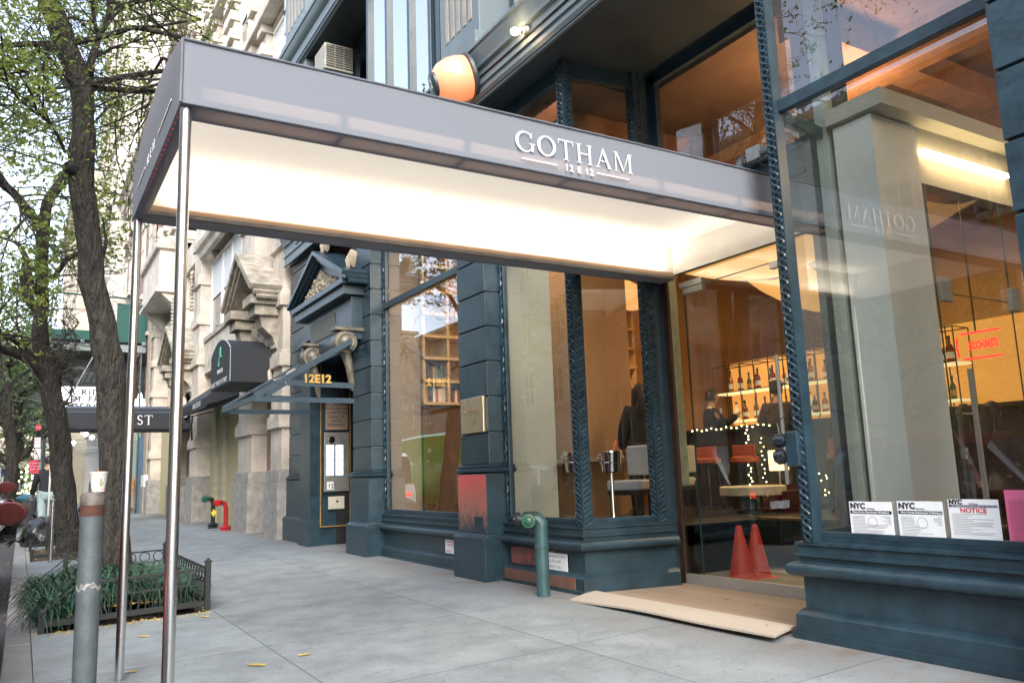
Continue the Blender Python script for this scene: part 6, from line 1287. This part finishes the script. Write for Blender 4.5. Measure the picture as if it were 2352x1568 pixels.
# ------------------------------------------------------------ trees
def leafmat(name,c,c2):
    m,n,b=newmat(name); L=n.links; tc=n.nodes.new('ShaderNodeTexCoord'); no=n.nodes.new('ShaderNodeTexNoise'); no.inputs['Scale'].default_value=1.6; no.inputs['Detail'].default_value=5; L.new(tc.outputs['Object'],no.inputs['Vector'])
    rp=n.nodes.new('ShaderNodeValToRGB'); e=rp.color_ramp.elements; e[0].position=.35; e[0].color=(*c,1); e[1].position=.70; e[1].color=(*c2,1); L.new(no.outputs[0],rp.inputs[0])
    b.inputs['Roughness'].default_value=.6; L.new(rp.outputs[0],b.inputs['Base Color']); tr=n.nodes.new('ShaderNodeBsdfTranslucent'); L.new(rp.outputs[0],tr.inputs[0]); ms=n.nodes.new('ShaderNodeMixShader'); ms.inputs[0].default_value=.45
    L.new(b.outputs[0],ms.inputs[1]); L.new(tr.outputs[0],ms.inputs[2]); L.new(ms.outputs[0],n.nodes['Material Output'].inputs[0]); return m
LG=leafmat('locust_leaf',(.12,.20,.06),(.36,.40,.08)); LG2=leafmat('locust_leaf_bluish',(.12,.20,.11),(.22,.30,.12))
def smooth_path(P,Rr,k=5):
    out=[];rs=[]
    n=len(P)
    for i in range(n-1):
        p0=P[max(i-1,0)];p1=P[i];p2=P[i+1];p3=P[min(i+2,n-1)]
        for j in range(k):
            t=j/k; q=.5*((2*p1)+(p2-p0)*t+(2*p0-5*p1+4*p2-p3)*t*t+(3*p1-p0-3*p2+p3)*t**3); out.append(q); rs.append(Rr[i]*(1-t)+Rr[i+1]*t)
    out.append(P[-1]); rs.append(Rr[-1]); return out,rs
def limb(mb,P,Rr,n=14,rough=.05,seed=0):
    P=[Vector(p) for p in P]; out,rs=smooth_path(P,Rr); r=random.Random(seed); ph=[r.uniform(0,6) for _ in range(6)]
    b=len(mb.v); mb.tube(out,rs,n)
    for i,c in enumerate(out):
        for k in range(n):
            idx=b+i*n+k; v=Vector(mb.v[idx]); d=v-c; a=2*PI*k/n
            f=1+rough*(math.sin(a*5+ph[0]+i*.5)*.6+math.sin(a*3+ph[1]-i*.8)+math.sin(i*1.3+ph[2]+a)*.8)
            mb.v[idx]=tuple(c+d*f)
def grow(mb,tips,p,d,L,r,depth,rg,spread=.7,droop=0.0):
    n=4; pts=[p]; q=p
    for i in range(n):
        d=(d+Vector((rg.gauss(0,.20),rg.gauss(0,.20),rg.gauss(0,.14)-droop))).normalized()
        if 1.3<q.x<4: d.x=-abs(d.x)-.2; d.normalize()
        q=q+d*(L/n); pts.append(q)
    mb.tube(pts,[r*(1-.5*i/n) for i in range(n+1)],6 if r>.012 else 4,cap=False)
    if depth<=1: tips.append((pts,d))
    if depth>0:
        k=3 if depth>1 else 4
        for i in range(k):
            s=pts[rg.choice((2,3,4,4))]; nd=(d+Vector((rg.gauss(0,spread),rg.gauss(0,spread),rg.gauss(0,spread*.6)))).normalized()
            grow(mb,tips,s,nd,L*rg.uniform(.55,.8),r*.5,depth-1,rg,spread,droop)
def foliage(tips,n_per,size,rg,name,m,parent,keep=None,spr=.22):
    N=len(tips)*n_per; 
    C=np.zeros((N,3)); k=0
    for pts,d in tips:
        P=np.array([tuple(p) for p in pts])
        idx=rng.integers(1,len(P),n_per); t=rng.random((n_per,1)); base=P[idx-1]*(1-t)+P[idx]*t
        # compound leaves: leaflets gathered on short hanging stalks
        ns=max(1,n_per//9); st=rng.normal(0,spr,(ns,3)); st[:,2]-=.06; sd=rng.normal(0,1,(ns,3)); sd[:,2]*=.5; sd/=np.linalg.norm(sd,axis=1,keepdims=True)
        w=rng.integers(0,ns,n_per); u=rng.random((n_per,1))*.24; bs=base[rng.integers(0,n_per,ns)]
        C[k:k+n_per]=bs[w]+st[w]+sd[w]*u+rng.normal(0,.012,(n_per,3)); k+=n_per
    if keep is not None:
        C=C[keep(C)]; N=len(C)
    a=rng.normal(0,1,(N,3)); a/=np.linalg.norm(a,axis=1,keepdims=True); b=rng.normal(0,1,(N,3)); b-=a*(a*b).sum(1,keepdims=True); b/=np.linalg.norm(b,axis=1,keepdims=True)
    s=size*rng.uniform(.6,1.3,(N,1)); V=np.stack([C-a*s,C-b*s*.42,C+a*s,C+b*s*.42],1).reshape(-1,3)
    off=np.array(tuple(WL[parent.name])); V=V-off
    me=bpy.data.meshes.new(name); me.vertices.add(4*N); me.vertices.foreach_set('co',V.ravel()); me.loops.add(4*N); me.loops.foreach_set('vertex_index',np.arange(4*N)); me.polygons.add(N); me.polygons.foreach_set('loop_start',np.arange(0,4*N,4)); me.polygons.foreach_set('loop_total',np.full(N,4)); me.update()
    return link(name,me,m,parent)
def D(px,py,Y,w): p=at(px,py,Y); return p,.86*w/2/F_*(p-CAMP).dot(cf)
# nearest tree
Y1=9.3
T1=empty('locust_tree',at(262,1300,Y1),'nearest honey locust tree with a thick leaning trunk behind the steel poles','tree')
mb=MB()
tr=[D(263,1380,Y1,104),D(264,1300,Y1,82),D(262,1200,Y1,72),D(258,1000,Y1,70),D(253,860,Y1,74),D(246,800,Y1,72),D(226,705,Y1,63),D(211,640,Y1,64),D(204,540,Y1,60),D(186,420,Y1,62),D(190,345,Y1,66),D(191,280,Y1,52),D(186,200,Y1,56),D(150,100,Y1,60),D(110,0,Y1,54),D(60,-130,Y1,46),D(30,-300,Y1,36),D(40,-520,Y1,22)]
limb(mb,[a for a,b in tr],[b for a,b in tr],18,.045,1)
def br(pts,Y=Y1,seed=2,n=10):
    q=[D(x,y,Y+dy,w) for x,y,w,dy in pts]; limb(mb,[a for a,b in q],[b for a,b in q],n,.05,seed); return [a for a,b in q]
k1=br([(205,170,24,0),(212,130,20,.1),(228,88,15,.2),(248,35,13,.3),(252,-20,11,.4),(262,-140,8,.6),(300,-300,5,1)],seed=3)
k1b=br([(228,88,12,.2),(218,55,10,.1),(212,10,9,0),(205,-60,7,-.2)],seed=33)
k2=br([(214,135,10,.1),(255,112,7,.3),(300,98,6,.5),(345,80,5,.7),(385,40,4,.9),(392,0,3,1)],seed=4)
k3=br([(176,205,10,0),(140,168,8,-.2),(105,158,7,-.3),(60,165,6,-.5),(0,140,5,-.8)],seed=5)
k4=br([(150,350,9,.1),(120,290,8,-.1),(85,260,8,-.3),(50,235,6,-.5),(20,200,5,-.6)],seed=6)
k5=br([(222,275,7,.2),(245,250,6,.3),(262,215,4,.5),(285,175,3,.6)],seed=7); k6=br([(232,600,12,.1),(243,560,10,.1),(240,530,6,.2),(236,500,3,.3)],seed=8)
k7=br([(198,335,14,0),(224,350,8,0)],seed=12)
mb.lathe(D(160,385,Y1-.12,10)[0],[(.06,-.06),(.065,.02),(.045,.05),(.03,.03)],12,(-.8,-.6,0))
mb.build('trunk',BARK,T1,smooth=True)
rg=random.Random(21); bmb=MB(); tips=[]
for pts,rr_ in ((k1,.02),(k2,.014),(k3,.016),(k4,.018),(k5,.010),(k1b,.014)):
    for i in range(1,len(pts)):
        for q in range(2):
            d=(pts[i]-pts[i-1]).normalized()+Vector((rg.gauss(0,.6),rg.gauss(0,.6),rg.gauss(0,.4))); grow(bmb,tips,pts[i],d.normalized(),.8,rr_*.7,2,rg,droop=.03)
for i in range(12,18):
    for q in range(3):
        p=tr[i][0]; a=rg.uniform(0,2*PI); grow(bmb,tips,p,Vector((math.cos(a),math.sin(a),rg.uniform(-.1,.6))).normalized(),1.7,.035,3,rg,.6,droop=.04)
bmb.build('branches',BARK,T1,smooth=True)
def keepfn(C):   # the crown does not grow into the houses
    return ((C[:,0]<2.15)|(C[:,2]>9))&(C[:,2]>3.45+.25*np.sin(C[:,0]*3))&~((C[:,1]<9.35)&(np.abs(C[:,0]-.62)<.50)&(C[:,2]<7.5)&(rng.random(len(C))<.8))
foliage(tips,27,.028,rg,'crown',LG,T1,keepfn)
# second tree
Y2=16.2
T2=empty('locust_tree',at(157,1290,Y2),'second honey locust tree with a forked trunk and low limbs behind the nearest one','tree')
mb=MB()
def br2(pts,seed,n=12):
    q=[D(x,y,Y2+dy,w) for x,y,w,dy in pts]; limb(mb,[a for a,b in q],[b for a,b in q],n,.05,seed); return [a for a,b in q]
t2=br2([(158,1300,66,0),(157,1240,56,0),(150,1150,54,0),(140,1050,54,0),(131,960,52,0),(116,900,50,0),(104,850,44,0),(92,770,40,0),(97,700,30,0),(96,620,30,0),(99,520,34,0)],41,14)
f1=br2([(99,530,28,0),(112,460,27,.1),(140,420,28,.1),(160,385,24,0),(185,330,18,.2),(205,240,12,.4),(215,100,8,.5)],42)
f2=br2([(95,530,24,0),(70,490,24,-.1),(38,452,22,-.2),(5,415,22,-.4),(-40,330,18,-.8),(-60,200,12,-1)],43)
f3=br2([(112,880,34,0),(80,840,26,-.2),(45,815,24,-.4),(0,800,22,-.7),(-50,770,18,-1)],44)
f4=br2([(92,830,18,0),(60,805,16,-.1),(30,780,13,-.3),(-10,770,10,-.6)],45); f5=br2([(124,640,14,0),(150,600,13,.1),(175,585,13,.2),(215,570,10,.3)],46)
f6=br2([(96,690,14,0),(70,640,12,-.2),(62,600,18,.3),(40,560,10,.5),(0,545,7,.7)],47); f7=br2([(90,720,20,.3),(68,690,26,.4),(56,640,24,.5),(60,600,16,.5)],48)
mb.build('trunk',BARK,T2,smooth=True)
bmb=MB(); tips=[]
for pts,rr_ in ((f1,.03),(f2,.035),(f3,.03),(f4,.02),(f6,.02)):
    for i in range(1,len(pts)):
        for q in range(2 if len(pts)>4 else 1):
            d=Vector((rg.gauss(0,.7),rg.gauss(0,.7),rg.gauss(.1,.4))); grow(bmb,tips,pts[i],d.normalized(),1.25,rr_*.7,2 if q else 3,rg,droop=.05)
bmb.build('branches',BARK,T2,smooth=True)
foliage(tips,22,.038,rg,'crown',LG,T2,lambda C:((C[:,0]<2.6)|(C[:,2]>12))&(C[:,2]>np.where(C[:,0]>.35,5.2,3.2)))
# trees further down the street
def far_tree(x,y,h,label,seed,m,size=.075,npt=44,wd=1.0):
    t=empty('street_tree',(x,y,0),label,'tree','street trees further down the block'); r=random.Random(seed); mb=MB(); p=Vector((x,y,-.3)); pts=[p]
    for i in range(5): p=p+Vector((r.gauss(0,.15),r.gauss(0,.15),h*.13)); pts.append(p)
    limb(mb,pts,[.24,.20,.18,.17,.15,.12],12,.06,seed); mb.build('trunk',BARK,t,smooth=True); bmb=MB(); tips=[]
    for i in range(2,6):
        for q in range(5): a=r.uniform(0,2*PI); grow(bmb,tips,pts[i],Vector((math.cos(a)*wd,math.sin(a)*wd,r.uniform(.2,1.3))).normalized(),h*.24,.07,3,r,.55)
    bmb.build('branches',BARK,t,smooth=True)
    foliage(tips,npt//2,size,r,'crown',m,t,lambda C:(C[:,0]<(.55 if y<50 else 1.2)),spr=.4); return t
far_tree(-.15,30,8.2,'third street tree beyond the trash bags, pale leaves against the sky',61,LG2,.06,56,.8)
far_tree(-.2,44,10,'far street tree rising behind the kiosk',62,LG2,.08,40)
far_tree(-.6,62,11,'distant street tree at the end of the tree row',63,LG2,.10,30)
far_tree(-10.6,3,8.5,'tree on the opposite pavement mirrored in the right window',64,LG,.07,40); far_tree(-10.8,13,8.5,'tree on the opposite pavement mirrored in the left windows',65,LG,.07,40)
# hanging foliage nearer the lens at upper left
